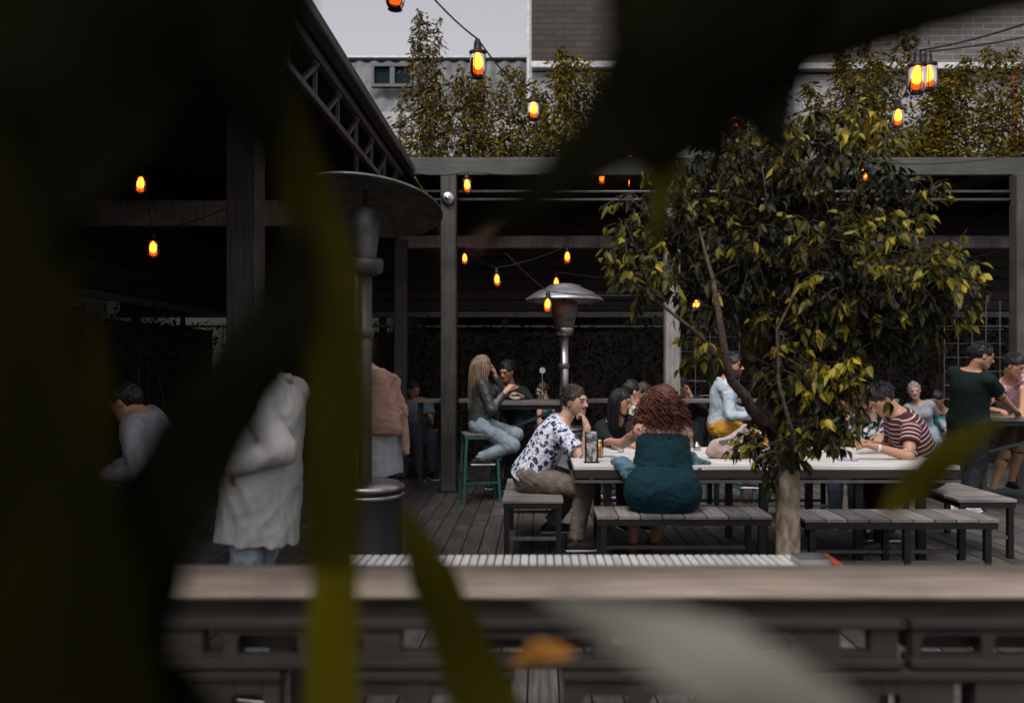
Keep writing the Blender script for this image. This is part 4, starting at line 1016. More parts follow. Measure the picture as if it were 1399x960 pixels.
# ------------------------------------------------------------------ long table and benches
lt = thing('communal_table', 'long white topped table with dark frame where the group sits', 'table', (1.6, 6.6, 0)); og = lt.location
mb = MB(); y = 5.92; k = 0
while y < 7.25: 
    mb.box((1.61, y + .068, .735), (2.72, .134, .03), None, .003); y += .137
mb.build('tabletop', M['tabletop'], lt, origin=og)
mb = MB(); mb.box((1.61, 5.935, .690), (2.70, .03, .058), None, .002); mb.box((1.61, 7.27, .690), (2.70, .03, .058)); mb.box((.275, 6.6, .690), (.03, 1.3, .058)); mb.box((2.945, 6.6, .690), (.03, 1.3, .058)); mb.build('apron', M['darkwood'], lt, origin=og)
mb = MB(); mb.box((1.61, 5.92, .640), (2.72, .03, .018)); mb.box((1.61, 7.28, .640), (2.72, .03, .018)); mb.box((.262, 6.6, .640), (.03, 1.33, .018)); mb.box((2.96, 6.6, .640), (.03, 1.33, .018)); mb.build('trim', M['gutter'], lt, origin=og)
for x in (.50, 1.62, 2.30, 2.75):
    for y in (6.05, 7.15):
        mb = MB(); mb.box((x, y, .33), (.055, .055, .66)); mb.build('leg', M['black'], lt, origin=og)
def bench(label, x0, x1, y0, y1, zt, legs, rung=True, alongx=False, extra=True):
    t = thing('bench', label, 'bench', ((x0 + x1) / 2, (y0 + y1) / 2, 0), 0, 'slatted benches round the long table'); og = t.location
    mb = MB()
    if alongx:
        y = y0; n = 5; w = (y1 - y0) / n
        for i in range(n): mb.box(((x0 + x1) / 2, y0 + w * (i + .5), zt - .012), (x1 - x0, w - .006, .024), None, .003)
    else:
        n = round((x1 - x0) / .14); w = (x1 - x0) / n
        for i in range(n): mb.box((x0 + w * (i + .5), (y0 + y1) / 2, zt - .012), (w - .007, y1 - y0, .024 + random.uniform(-.002, .002)), None, .003)
    mb.build('seat', M['benchx'] if alongx else M['bench'], t, origin=og)
    mb = MB(); zf = zt - .046
    mb.box(((x0 + x1) / 2, y0 + .02, zf), (x1 - x0 - .02, .03, .04)); mb.box(((x0 + x1) / 2, y1 - .02, zf), (x1 - x0 - .02, .03, .04))
    mb.box((x0 + .025, (y0 + y1) / 2, zf), (.03, y1 - y0 - .074, .04)); mb.box((x1 - .025, (y0 + y1) / 2, zf), (.03, y1 - y0 - .074, .04))
    mb.build('frame', M['black'], t, origin=og)
    for x in legs:
        for y in (y0 + .03, y1 - .03):
            mb = MB(); mb.box((x, y, (zt - .068) / 2), (.04, .04, zt - .068)); mb.build('leg', M['black'], t, origin=og)
    if rung:
        mb = MB(); mb.box(((legs[0] + legs[-1]) / 2, y0 + .03, .16), (legs[-1] - legs[0] - .044, .025, .025)); mb.box(((legs[0] + legs[-1]) / 2, y1 - .03, .16), (legs[-1] - legs[0] - .044, .025, .025))
        mb.build('rung', M['gun'], t, origin=og)
bench('near bench with the red-haired woman sitting on it', .39, 1.57, 5.62, 6.04, .45, (.44, 1.5))
bench('near bench right of the pale tree trunk', 1.74, 3.02, 5.50, 5.90, .45, (1.80, 2.42, 2.95))
bench('end bench under the man in the floral shirt', -.27, .19, 6.28, 7.5, .45, (-.235, .155), True, True)
bench('empty end bench at the right end of the long table', 3.16, 3.60, 6.32, 7.35, .45, (3.2, 3.56), True, True)
bench('far bench behind the long table', .5, 2.8, 7.75, 8.12, .45, (.56, 1.65, 2.74))

# ------------------------------------------------------------------ heaters
def heater(label, x, y, zt, zbase, rd, tilt, mdish, mpole, base_r=.21, basemat='gun', polr=.038, dz=1.0, br=1.0):
    t = thing('patio_heater', label, 'heater', (x, y, 0), 0, 'patio heaters'); og = t.location; rot = Matrix.Rotation(R(tilt), 3, 'X') if not isinstance(tilt, tuple) else Matrix.Rotation(R(tilt[0]), 3, 'X') @ Matrix.Rotation(R(tilt[1]), 3, 'Y')
    mb = MB(); mb.lathe([(a_, b_ * dz) for a_, b_ in [(.0, .115), (.09, .112), (.17, .10), (.19, .085), (.30, .055), (rd - .01, .004), (rd, -.008), (rd - .004, -.014), (rd - .015, -.004), (.3, .045), (.19, .072), (.0, .09)]], (x, y, zt - .1), 48, rot)
    mb.build('reflector', M[mdish], t, True, og)
    mb = MB(); mb.lathe([(0, .1), (.012, .1), (.012, 0), (.075 * br, 0), (.085 * br, -.02), (.085 * br, -.10), (.06 * br, -.30), (.055 * br, -.31), (.0, -.31)], (x, y, zt - .11), 20); mb.build('burner', M['dullsteel'], t, True, og)
    mb = MB(); mb.lathe([(.0, 0), (.10, 0), (.105, -.02), (.10, -.07), (.07, -.09), (0, -.09)], (x, y, zt - .40), 20); mb.build('burner_base', M[mpole], t, True, og)
    mb = MB(); mb.tube([(x, y, zbase), (x, y, zt - .48)], polr, 14); mb.build('pole', M[mpole], t, True, og)
    mb = MB(); mb.lathe([(polr + .004, 0), (polr + .012, .01), (polr + .012, .05), (polr + .004, .06)], (x, y, zt - .85), 16); mb.build('collar', M['gun'], t, True, og)
    mb = MB(); mb.lathe([(.0, zbase), (base_r * .9, zbase), (base_r + .01, zbase - .015), (base_r + .012, zbase - .035), (base_r, zbase - .04)], (x, y, 0), 32); mb.lathe([(base_r + .002, zbase - .06), (base_r + .012, zbase - .065), (base_r + .002, zbase - .08)], (x, y, 0), 32); mb.build('tank_lid', M['steel'], t, True, og)
    mb = MB(); mb.lathe([(base_r, zbase - .04), (base_r, .06), (base_r + .03, .05), (base_r + .035, .02), (base_r + .03, .0)], (x, y, 0), 32); mb.build('tank_housing', M[basemat], t, True, og)
p = P(499, 0, 4.8); heater('large patio heater with its dish tilted toward the left tables, seen close from below', p.x, 4.8, 2.46, .79, .445, (-13, 3), 'dullsteel', 'gun', .21, 'black')
p = P(771, 0, 9.1); heater('patio heater with pale steel dish behind the man in the floral shirt', p.x, 9.1, 2.27, .8, .425, 0, 'dish', 'steel', polr=.048, dz=1.5, br=1.7)

# ------------------------------------------------------------------ bar tables, stool, counter rail
def bar_table(label, x0, x1, y0, y1, zt, topmat='darkwood', leg='tealdark', brace=True):
    t = thing('bar_table', label, 'table', ((x0 + x1) / 2, (y0 + y1) / 2, 0)); og = t.location
    mb = MB(); n = max(2, round((y1 - y0) / .14)); w = (y1 - y0) / n
    for i in range(n): mb.box(((x0 + x1) / 2, y0 + w * (i + .5), zt - .02), (x1 - x0, w - .004, .04), None, .003)
    mb.build('tabletop', M[topmat], t, origin=og)
    mb = MB(); mb.box(((x0 + x1) / 2, (y0 + y1) / 2, zt - .065), (x1 - x0 - .1, y1 - y0 - .1, .045)); mb.build('frame', M[leg], t, origin=og)
    for x in (x0 + .08, x1 - .08):
        for y in (y0 + .08, y1 - .08):
            mb = MB(); mb.box((x, y, (zt - .09) / 2), (.05, .05, zt - .09)); mb.build('leg', M[leg], t, origin=og)
    if brace:
        mb = MB(); mb.bar((x0 + .1, y0 + .08, zt - .35), (x1 - .15, y0 + .08, zt - .11), .03, .03); mb.build('brace', M[leg], t, origin=og)
        mb = MB(); mb.box(((x0 + x1) / 2, y0 + .08, .2), (x1 - x0 - .21, .03, .03)); mb.build('footrest', M[leg], t, origin=og)
M['bartop'] = wood('bar_top', (.12, .10, .09), (.24, .21, .19), 'X', .55)
bar_table('tall table where the blonde woman and the man in black face each other', -.53, .30, 9.25, 9.95, 1.06, 'bartop')
bar_table('tall table the man in the pink shirt leans on, at the right edge', 4.38, 5.6, 8.35, 9.2, .94, 'bartop')
dr = thing('drink_counter', 'narrow drink counter fixed between the shelter posts', 'counter', (0, 9.75, 0)); og = dr.location
for a, b in ((-1.45, -1.12), (-.93, -.6), (.35, 1.45), (1.66, 4.2)):
    mb = MB(); mb.box(((a + b) / 2, 9.9, 1.045), (b - a, .22, .045), None, .004); mb.build('plank', M['bartop'], dr, origin=og)
for x in (-1.38, .4, 1.4, 4.1):
    mb = MB(); mb.box((x, 9.9, .51), (.05, .08, 1.02)); mb.build('support', M['darkwood'], dr, origin=og)
def stool(label, x, y, zt, rz=0, mat='teal', w=.36):
    t = thing('bar_stool', label, 'stool', (x, y, 0), rz, 'teal bar stools')
    mb = MB()
    for i in range(3): mb.box((0, (i - 1) * w / 3, zt - .014), (w, w / 3 - .005, .028), None, .004)
    mb.build('seat', M['bench'], t)
    mb = MB(); a = w / 2 - .02
    for s_ in (-1, 1): mb.box((0, s_ * a, zt - .045), (w, .025, .03)); mb.box((s_ * a, 0, zt - .045), (.025, w - .07, .03))
    mb.build('frame', M[mat], t)
    lg = []
    for sx_ in (-1, 1):
        for sy in (-1, 1):
            mb = MB(); mb.bar((sx_ * a, sy * a, zt - .062), (sx_ * (a + .035), sy * (a + .035), 0), .028, .028); mb.build('leg', M[mat], t)
    mb = MB(); b = a + .022
    for s_ in (-1, 1): mb.bar((-b, s_ * b, .22), (b, s_ * b, .22), .02, .02); mb.bar((s_ * b, -b, .30), (s_ * b, b, .30), .02, .02)
    mb.build('footrest', M[mat], t); return t
p = P(655, 0, 9.05); stool('teal stool the blonde woman sits on', p.x, 9.05, .74, R(12))
p = P(1003, 0, 8.7); stool('teal stool under the man in the denim shirt', p.x - .03, 8.75, .76, R(5))
p = P(693, 0, 10.3); stool('teal stool under the man in black at the tall table', p.x, 10.35, .74)
p = P(740, 0, 10.6); stool('teal stool the child in the teal shirt sits on', p.x + .1, 10.8, .62)
stool('low teal stool behind the post on the left', P(575, 0, 11).x, 11.2, .60)
stool('teal stool under the man in the pale blue shirt at the left', P(190, 0, 5.4).x - .1, 5.5, .72)
# ------------------------------------------------------------------ hanging lamps
def glassmat():
    m, t, b = mat_new('amber_glass'); N = t.nodes; L = t.links
    tr = N.new('ShaderNodeBsdfTransparent'); tr.inputs['Color'].default_value = (.95, .42, .16, 1)
    gl = N.new('ShaderNodeBsdfGlossy'); gl.inputs['Roughness'].default_value = .08; gl.inputs['Color'].default_value = (.9, .85, .85, 1)
    lw_ = N.new('ShaderNodeLayerWeight'); lw_.inputs['Blend'].default_value = .35
    mx = N.new('ShaderNodeMixShader'); L.new(lw_.outputs['Fresnel'], mx.inputs[0]); L.new(tr.outputs[0], mx.inputs[1]); L.new(gl.outputs[0], mx.inputs[2])
    L.new(mx.outputs[0], N['Material Output'].inputs['Surface']); return m
M['amberglass'] = glassmat()
def emat(name, col, s):
    m, t, b = mat_new(name); b.inputs['Base Color'].default_value = (0, 0, 0, 1); b.inputs['Emission Color'].default_value = (*col, 1); b.inputs['Emission Strength'].default_value = s; return m
M['glow'] = emat('lamp_glow', (1.0, .20, .03), 4.2); M['glowcore'] = emat('filament_glow', (1.0, .56, .20), 14)
def innermat():
    m, t, b = mat_new('glowing_amber_glass'); N = t.nodes; L = t.links
    tr = N.new('ShaderNodeBsdfTransparent'); tr.inputs['Color'].default_value = (1, .62, .3, 1)
    em = N.new('ShaderNodeEmission'); em.inputs['Color'].default_value = (1, .27, .045, 1); em.inputs['Strength'].default_value = 1.6
    mx = N.new('ShaderNodeMixShader'); mx.inputs[0].default_value = .42; L.new(tr.outputs[0], mx.inputs[1]); L.new(em.outputs[0], mx.inputs[2]); L.new(mx.outputs[0], N['Material Output'].inputs['Surface']); return m
M['innerglow'] = innermat()
M['glowdim'] = emat('dim_lamp_glow', (1.0, .25, .05), 3.0)
BT = {}
proto = None
def make_bulb():
    t = thing('hanging_lamp', '', 'lamp')
    mb = MB(); mb.lathe([(0, .135), (.012, .13), (.020, .115), (.024, .10), (.024, .075), (.029, .07), (.029, .058), (.0, .056)], n=14); mb.build('socket', M['black'], t, True)
    mb = MB(); mb.lathe([(.024, .062), (.036, .05), (.045, .03), (.047, .0), (.047, -.045), (.044, -.07), (.036, -.085), (.018, -.09), (0, -.09)], n=18); mb.build('glass_shade', M['amberglass'], t, True)
    mb = MB(); mb.lathe([(0, .056), (.010, .05), (.018, .035), (.027, .01), (.029, -.012), (.025, -.032), (.012, -.045), (0, -.048)], n=16); g = mb.build('bulb', M['glowcore'], t, True)
    mb = MB(); mb.lathe([(.024, .054), (.034, .04), (.0415, .015), (.042, -.02), (.036, -.055), (.02, -.07), (0, -.075)], n=18); mb.build('inner_glass', M['innerglow'], t, True)
    mb = MB()
    for k in range(4):
        a = k * math.pi / 2 + .4; mb.tube([(.049 * math.cos(a), .049 * math.sin(a), .058), (.051 * math.cos(a), .051 * math.sin(a), -.06), (.03 * math.cos(a), .03 * math.sin(a), -.098)], .0022, 5)
    mb.lathe([(.030, .060), (.052, .056), (.052, .050)], n=16); mb.lathe([(.030, -.094), (.036, -.098), (.028, -.101), (0, -.10)], n=16)
    mb.build('cage', M['black'], t, True); return t
bulbs = {'A': (540, -14, 4.1, 'topmost lamp, cut by the upper edge of the photo against the sky'), 'B': (653, 84, 5.0, 'largest hanging lamp in front of the corrugated wall'), 'C': (729, 148, 6.9, 'hanging lamp in front of the brick corner, next below the largest one'),
 'D': (741, 222, 11.2, 'small lamp against the fascia beam, right of the round disc post'), 'E': (638, 252, 8.8, 'lamp just right of the round disc on the grey post'), 'F': (822, 242, 10.2, 'lamp left of the courtyard tree just under the fascia beam'),
 'G': (845, 207, 12.5, 'faint small lamp above the fascia beam, left one of a close pair'), 'H': (861, 209, 11.5, 'small lamp above the fascia beam, right one of a close pair'), 'I': (862, 248, 10.8, 'small lamp at the upper left edge of the courtyard tree crown'),
 'J': (1253, 103, 4.5, 'left and nearer of the twin lamps before the golden olive trees'), 'K': (1268, 101, 4.9, 'right one of the twin lamps before the golden olive trees'), 'L': (1227, 158, 6.9, 'lamp hanging just below the twin lamps'),
 'M': (1181, 237, 9.3, 'lamp showing through the top right of the courtyard tree'), 'N': (1150, 322, 10.5, 'tiny lamp showing through the middle of the tree crown'), 'O': (1165, 398, 11.0, 'tiny lamp showing through the lower right of the tree crown'), 'P': (951, 415, 8.8, 'lamp beside the bleached post under the tree crown'),
 'Q': (635, 352, 11.2, 'dim lamp beside the grey post below the cross beam'), 'R': (679, 381, 9.9, 'lamp under the back roof between the grey post and the steel heater'), 'S': (775, 350, 10.4, 'lamp directly above the steel heater dish, under the cross beam'), 'T': (760, 385, 11.0, 'lamp peeking over the steel heater dish'),
 'U': (748, 415, 8.7, 'lamp hanging in front of the burner of the steel heater'), 'V': (192, 250, 7.0, 'upper one of the two lamps at the dark left side'), 'W': (209, 338, 7.3, 'lower one of the two lamps at the dark left side'), 'X': (1005, 165, 11.5, 'tiny lamp above the top of the tree crown')}
proto = make_bulb(); first = True
for k, (px, py, d, lab) in bulbs.items():
    t = proto if first else copy_tree(proto); first = False
    t['label'] = 'orange glowing ' + lab; t['category'] = 'lamp'; t['group'] = 'hanging festoon lamps'
    p = P(px, py, d); t.location = p; t.rotation_euler = (random.uniform(-.06, .06), random.uniform(-.06, .06), random.uniform(0, 6)); BT[k] = p + Vector((0, 0, .13))
def wire(label, pts, sag=.03):
    mb = MB(); out = []
    for a, b in zip(pts[:-1], pts[1:]):
        L = (b - a).length
        for i in range(8):
            u = i / 8; q = a.lerp(b, u); q.z -= 4 * u * (1 - u) * sag * L; out.append(q)
    out.append(pts[-1]); og = out[0]; mb.tube(out, .0055, 5); o = mb.build('festoon_cable', M['rope'], origin=og); o.location = og; tag(o, label, 'cable')
wire('black cable carrying the largest lamp down toward the brick corner', [P(560, -40, 4.2), BT['B'], BT['C'], BT['D'], BT['G'], P(900, 190, 13)])
wire('black cable of the topmost lamp crossing the sky', [P(400, -120, 3.6), BT['A'], P(640, -80, 4.6)])
wire('thin cable along the fascia beam by the round disc post', [P(563, 236, 9.6), BT['E'], BT['F'], BT['I'], BT['M'], P(1400, 210, 9.8)])
wire('black cable rising to the right edge above the twin lamps', [P(1500, -5, 3.6), BT['J'], BT['L'], BT['N']])
wire('second black cable next to the twin lamps', [P(1560, 10, 4.2), BT['K'], P(1100, 150, 7.5), BT['X'], BT['H']])
wire('cable under the back roof above the steel heater', [P(600, 330, 11.3), BT['Q'], BT['R'], BT['S'], BT['T'], BT['O'], P(1400, 330, 11)])
wire('cable from the steel heater to the tree crown', [P(690, 345, 8.5), BT['U'], BT['P'], P(1060, 360, 9.2)])
wire('cable of the two lamps at the dark left side', [P(60, 200, 6.6), BT['V'], BT['W'], P(320, 280, 7.6)])
t = thing('exit_lamp', 'tiny flat red light on the dark wall at the left', 'lamp', P(249, 391, 11.9)); o_ = t.location
mb = MB(); mb.box(o_, (.14, .05, .07), None, .01); mb.build('housing', M['black'], t, origin=o_); mb = MB(); mb.box(o_ + Vector((0, -.028, 0)), (.10, .008, .035)); mb.build('lens', M['glowdim'], t, origin=o_)
mb = MB(); mb.bar(P(249, 391, 11.95) + Vector((0, .02, -1.8)), P(249, 391, 11.95) + Vector((0, .02, .8)), .06, .04); tag(mb.build('bracket_post', M['darkwood']), 'slim dark upright carrying the tiny red light', 'post')

# ------------------------------------------------------------------ people
Z = lambda z, px, d: Vector(((px - CX) * d / F, d, z))
up_ = Vector((0, 0, 1))
m1 = person('man in a white floral shirt, hand at his mouth, at the left table end',
    P(724, 646, 6.75), P(768, 576, 6.7), (1, .12, 0), head=P(786, 549, 6.66), look=(.80, -.58, -.08), headup=(-.1, 0, 1), handR=P(802, 584, 6.42), poleR=(.1, -.1, -1), handdirR=(-.25, .35, .85), palmR=(-.9, .4, 0),
    handL=P(772, 616, 6.95), poleL=(-.3, .6, -.8), handdirL=(.3, -.9, 0), footR=Z(.085, 786, 6.55), footL=Z(.14, 752, 7.0), kneeR=(1, 0, .8), kneeL=(1, 0, .5), h=.0055, skin='fair', hair='short', haircol='hair_brown', shirt='floral', shirt_kind='tee',
    pants='khaki', shoe='shoe_black', curl=(.3, .95), stubble=.4, hem=.07, seed=2, wr=.012, w=1.12)
w1 = person('red curly haired woman in a dark teal dress, seen from behind on the near bench',
    Z(.585, 905, 5.83), P(906, 580, 5.95), (-.05, 1, 0), head=P(904, 550, 6.0), look=(-.5, .85, -.15), headup=(0, 0, 1), handL=P(834, 603, 6.42), poleL=(-.35, -.2, -1), palmL=(0, .3, -1), handR=P(938, 612, 6.5), poleR=(.6, -.6, -.7),
    footL=Z(.10, 864, 6.45), footR=Z(.10, 893, 6.5), h=.0065, w=1.16, skin='pink', hair='curly', haircol='hair_red', shirt='teal_dress', shirt_kind='dress', pants=None, shoe='sandal', female=True, seed=4, wr=.011)
person('black haired woman in a black top across the table, her face turned right', Z(.57, 838, 7.9), P(841, 574, 7.68), (.35, -1, 0), head=P(848, 549, 7.62), look=(.8, -.5, -.28), headup=(.1, 0, 1),
    handR=P(836, 603, 7.1), handL=P(868, 605, 7.15), h=.0065, s=.97, skin='tan', hair='long', haircol='hair_black', shirt='dark', shirt_kind='long', pants='jeans_dark', female=True, seed=5)
person('man in a white shirt seen behind the black haired woman', Z(.62, 874, 9.0), P(872, 553, 8.9), (.8, .5, 0), head=P(863, 536, 8.9), look=(.8, .3, -.05), headup=(0, 0, 1), handR=P(890, 590, 8.8), h=.009, skin='pink', hair='short', haircol='hair_black', shirt='white', shirt_kind='tee', pants='jeans_dark', seed=6)
person('person in a grey blue top half hidden behind the red curly hair', Z(.62, 884, 9.6), P(881, 556, 9.5), (-.9, -.4, 0), head=P(877, 538, 9.45), look=(-.95, -.3, -.1), h=.009, skin='pink', hair='short', haircol='hair_brown', shirt='greyblue', shirt_kind='tee', pants='jeans_dark', seed=7)
person('person in dark clothes leaning on the counter right of the bleached post', Z(.80, 942, 10.6), P(937, 545, 10.4), (-.3, -1, 0), head=P(931, 528, 10.3), look=(-.5, -.7, -.5), handL=P(943, 541, 10.1), handdirL=(-.2, .1, 1), handR=P(915, 548, 10), h=.009, skin='tan', hair='short', haircol='hair_black', shirt='dark', shirt_kind='long', pants='jeans_dark', seed=8)
person('bearded man in pale denim shirt and mustard trousers on a stool behind the tree', P(985, 582, 8.75), P(990, 520, 8.72), (1, -.1, 0), head=P(1002, 500, 8.66), look=(.75, -.65, -.1), headup=(0, 0, 1), handR=P(1032, 568, 8.5), handL=P(1035, 565, 8.9),
    footR=Z(.28, 1018, 8.6), footL=Z(.28, 1022, 8.9), h=.0075, s=1.03, w=1.12, skin='tan', hair='short', haircol='hair_black', beard=True, shirt='denimshirt', shirt_kind='long', pants='mustard', seed=9, wr=.014, hem=-.02)
m2 = person('man in a maroon striped top leaning on his elbows at the table', P(1266, 640, 6.68), P(1228, 564, 6.62), (-1, 0, 0), head=P(1205, 547, 6.62), look=(-.72, -.12, -.62), headup=(-.55, 0, .8),
    handL=P(1197, 611, 6.30), poleL=(1, -.3, -.9), palmL=(0, 0, -1), handR=P(1190, 606, 6.75), poleR=(1, .5, -.9), footL=Z(.09, 1205, 6.5), footR=Z(.09, 1215, 6.9), h=.006, w=1.12, skin='tan', hair='short', haircol='hair_black', shirt='striped', shirt_kind='tee', pants='maroon', curl=(.6, .6), seed=10, wr=.004, hem=.04)
person('ginger haired woman with glasses behind the table, partly hidden by tree leaves', Z(.57, 1162, 7.95), P(1161, 566, 7.75), (-.5, -1, 0), head=P(1156, 541, 7.7), look=(-.75, -.6, -.1), headup=(0, 0, 1), h=.007, s=.97, skin='pink', hair='mop', haircol='hair_ginger', glasses=True, shirt='dark', shirt_kind='long', pants='jeans_dark', female=True, seed=11)
person('dark haired woman in a black and white patterned top beside the striped top man', Z(.57, 1196, 7.9), P(1190, 566, 7.7), (-.4, -1, 0), head=P(1186, 541, 7.65), look=(-.6, -.75, -.25), handR=P(1172, 607, 7.15), handL=P(1200, 604, 7.1), h=.007, s=.97, skin='tan', hair='long', haircol='hair_black', shirt='blotch', shirt_kind='long', pants='dark', female=True, seed=12)
person('grey haired woman in a pale top sitting far back in the shade', Z(.55, 1262, 11.2), P(1254, 551, 11.1), (-.3, -1, 0), head=P(1249, 534, 11.05), look=(-.3, -.9, -.15), h=.010, s=.97, skin='fair', hair='bun', haircol='hair_grey', shirt='palegrey', shirt_kind='long', pants='jeans_light', female=True, seed=13)
person('man in a turquoise shirt sitting far back beside the grey haired woman', Z(.55, 1290, 11.3), P(1288, 562, 11.2), (-.6, -.8, 0), head=P(1280, 546, 11.1), look=(-.7, -.5, -.5), h=.010, skin='mid', hair='short', haircol='hair_black', shirt='tealtee', shirt_kind='tee', pants='jeans_dark', seed=14)
person('man in a dark green shirt standing with his back turned, reaching over a tall table', Z(.92, 1323, 8.25), P(1327, 507, 8.12), (.75, .45, 0), head=P(1342, 487, 8.05), look=(.93, -.15, -.33), headup=(.1, 0, 1), handR=P(1385, 559, 8.25), poleR=(.2, -.3, -1), palmR=(0, 0, -1),
    handL=P(1370, 562, 8.75), footR=Z(.09, 1322, 8.2), footL=Z(.09, 1303, 8.35), kneeR=(.7, .6, 0), kneeL=(.7, .6, 0), h=.007, w=1.15, skin='tan', hair='short', haircol='hair_black', shirt='darkgreen', shirt_kind='tee', pants='dark', shoe='shoe_white', seed=15)
person('man in a pale pink shirt leaning on the tall table at the right edge', Z(.92, 1388, 9.35), P(1378, 519, 8.95), (-.05, -1, 0), head=P(1386, 500, 8.82), look=(.5, -.7, -.45), headup=(.1, -.2, 1), handR=P(1358, 560, 8.75), handL=P(1396, 563, 8.6), poleL=(1, .2, -.6), poleR=(-1, .2, -.6), footR=Z(.09, 1356, 9.2), footL=Z(.09, 1380, 9.4), kneeR=(0, -1, 0), kneeL=(0, -1, 0),
    h=.007, w=1.08, skin='tan', hair='short', haircol='hair_black', shirt='pinktee', shirt_kind='tee', pants='brownshort', shorts=True, shoe='shoe_black', seed=16)
person('blonde long haired woman in a charcoal jacket and light jeans on the teal stool', P(655, 580, 9.05), P(659, 519, 9.05), (1, .1, 0), head=P(657, 500, 9.08) + Vector((.02, 0, 0)), look=(.86, .42, -.18), headup=(0, 0, 1), handR=P(690, 536, 8.95), poleR=(.2, -.3, -1), handL=P(676, 512, 9.2), poleL=(.8, .6, -.9), handdirL=(-.25, -.1, 1), palmL=(-1, 0, 0),
    hairlen=.50, footR=P(653, 626, 8.93), footL=P(662, 619, 9.15), kneeR=(1, 0, .6), kneeL=(1, 0, .6), h=.0065, s=.96, skin='fair', hair='long', haircol='hair_blond', shirt='leather', shirt_kind='jacket', pants='jeans_light', female=True, seed=17, wr=.010, curl=(.8, .5), hem=.02)
person('man in black facing the blonde woman, hands clasped on the tall table', Z(.80, 702, 10.35), P(698, 529, 10.15), (-.35, -1, 0), head=P(692, 508, 10.05), look=(-.45, -.8, -.3), headup=(0, -.2, 1), handR=P(700, 542, 9.7), handL=P(712, 542, 9.72), h=.0075, skin='tan', hair='short', haircol='hair_black', shirt='dark', shirt_kind='long', pants='dark', seed=18)
person('child in a turquoise shirt behind the tall table, chin on hand', Z(.72, 749, 10.85), P(748, 551, 10.7), (-.6, -.8, 0), head=P(741, 534, 10.6), look=(-.75, -.6, -.25), handL=P(745, 549, 10.4), handdirL=(-.1, 0, 1), handR=P(737, 578, 10.3), h=.0085, s=.82, skin='fair', hair='short', haircol='hair_brown', shirt='tealtee', shirt_kind='tee', pants='jeans_dark', seed=19)
pj = person('person in a dusty pink jacket over a pale top behind the large patio heater', Z(.90, 520, 5.75), P(510, 508, 5.75), (-1, .15, 0), head=P(486, 482, 5.72), look=(-1, .1, -.15), headup=(0, 0, 1), handL=P(506, 606, 5.52), handR=P(480, 600, 5.95), poleL=(1, .2, -.4),
    footR=Z(.09, 515, 5.9), footL=Z(.09, 525, 5.6), kneeR=(-1, 0, 0), kneeL=(-1, 0, 0), h=.0065, w=1.0, skin='fair', hair='short', haircol='hair_brown', shirt='pinkjacket', shirt_kind='jacket', pants='dark', hem=-.06, seed=20, wr=.016)
sculpt('tunic', [('c', P(512, 585, 5.66), P(514, 660, 5.64), .175, .185, .05), ('cut', P(514, 647, 5.70), (.05, 0, -1), .4)], .0065, M['palegrey'], pj['root'], pj['og'], .010, 3, 20)
sculpt('jacket_drape', [('c', P(512, 528, 5.56), P(514, 575, 5.50), .115, .125, .06, (0, 1, 0), .6), ('c', P(530, 545, 5.56), P(536, 585, 5.5), .06, .065, .05), ('cut', P(516, 596, 5.5), (.1, 0, -1), .2), ('c', P(535, 520, 5.65), P(548, 560, 5.62), .05, .045, .03), ('c', P(548, 560, 5.62), P(555, 618, 5.6), .045, .032, .03), ('c', P(515, 512, 5.6), P(540, 520, 5.66), .05, .045, .03)], .0065, M['pinkjacket'], pj['root'], pj['og'], .020, 5, 30)
person('man in a loose pale long sleeved shirt and light jeans standing at the left', Z(.925, 358, 3.7), P(373, 519, 3.7), (-.93, .3, 0), head=P(356, 482, 3.7), look=(-.95, .2, -.2), headup=(0, 0, 1), handL=P(304, 640, 3.5), poleL=(.45, -.15, -1), handR=P(300, 640, 3.85),
    footR=Z(.09, 350, 3.8), footL=Z(.09, 356, 3.6), kneeR=(-1, 0, 0), kneeL=(-1, 0, 0), h=.0065, s=1.0, w=.95, skin='mid', hair='short', haircol='hair_black', shirt='white2', shirt_kind='loose', pants='jeans_light', hem=.24, seed=21, wr=.010, curl=(.7, .7))
person('person in a pale blue shirt bent forward on a stool in the dark left corner', Z(.80, 212, 5.45), P(192, 566, 5.4), (-1, -.1, 0), head=P(172, 545, 5.4) + Vector((0, 0, -.02)), look=(-.9, .1, -.4), handL=P(140, 650, 5.2), handR=P(150, 640, 5.6), h=.008, skin='tan', hair='short', haircol='hair_black', shirt='palegrey', shirt_kind='loose', pants='jeans_dark', seed=22, wr=.012)
person('distant person in a grey blue shirt sitting between the two left posts', Z(.70, 569, 11.2), P(569, 548, 11.1), (.4, -.9, 0), head=P(565, 532, 11.05), look=(.6, -.7, -.4), handL=P(582, 566, 10.8), h=.010, skin='mid', hair='short', haircol='hair_black', shirt='greyblue', shirt_kind='tee', pants='jeans_dark', seed=23)
# wristband of the striped top man
mb = MB(); w_ = m2['wr'][-1]; e_ = m2['el'][-1]; dd = nrm(w_ - e_); mb.tube([w_ - dd * .030, w_ - dd * .008], .0305, 14, True); mb.build('wristwatch', M['whitepaint'], m2['root'], True, m2['og'])

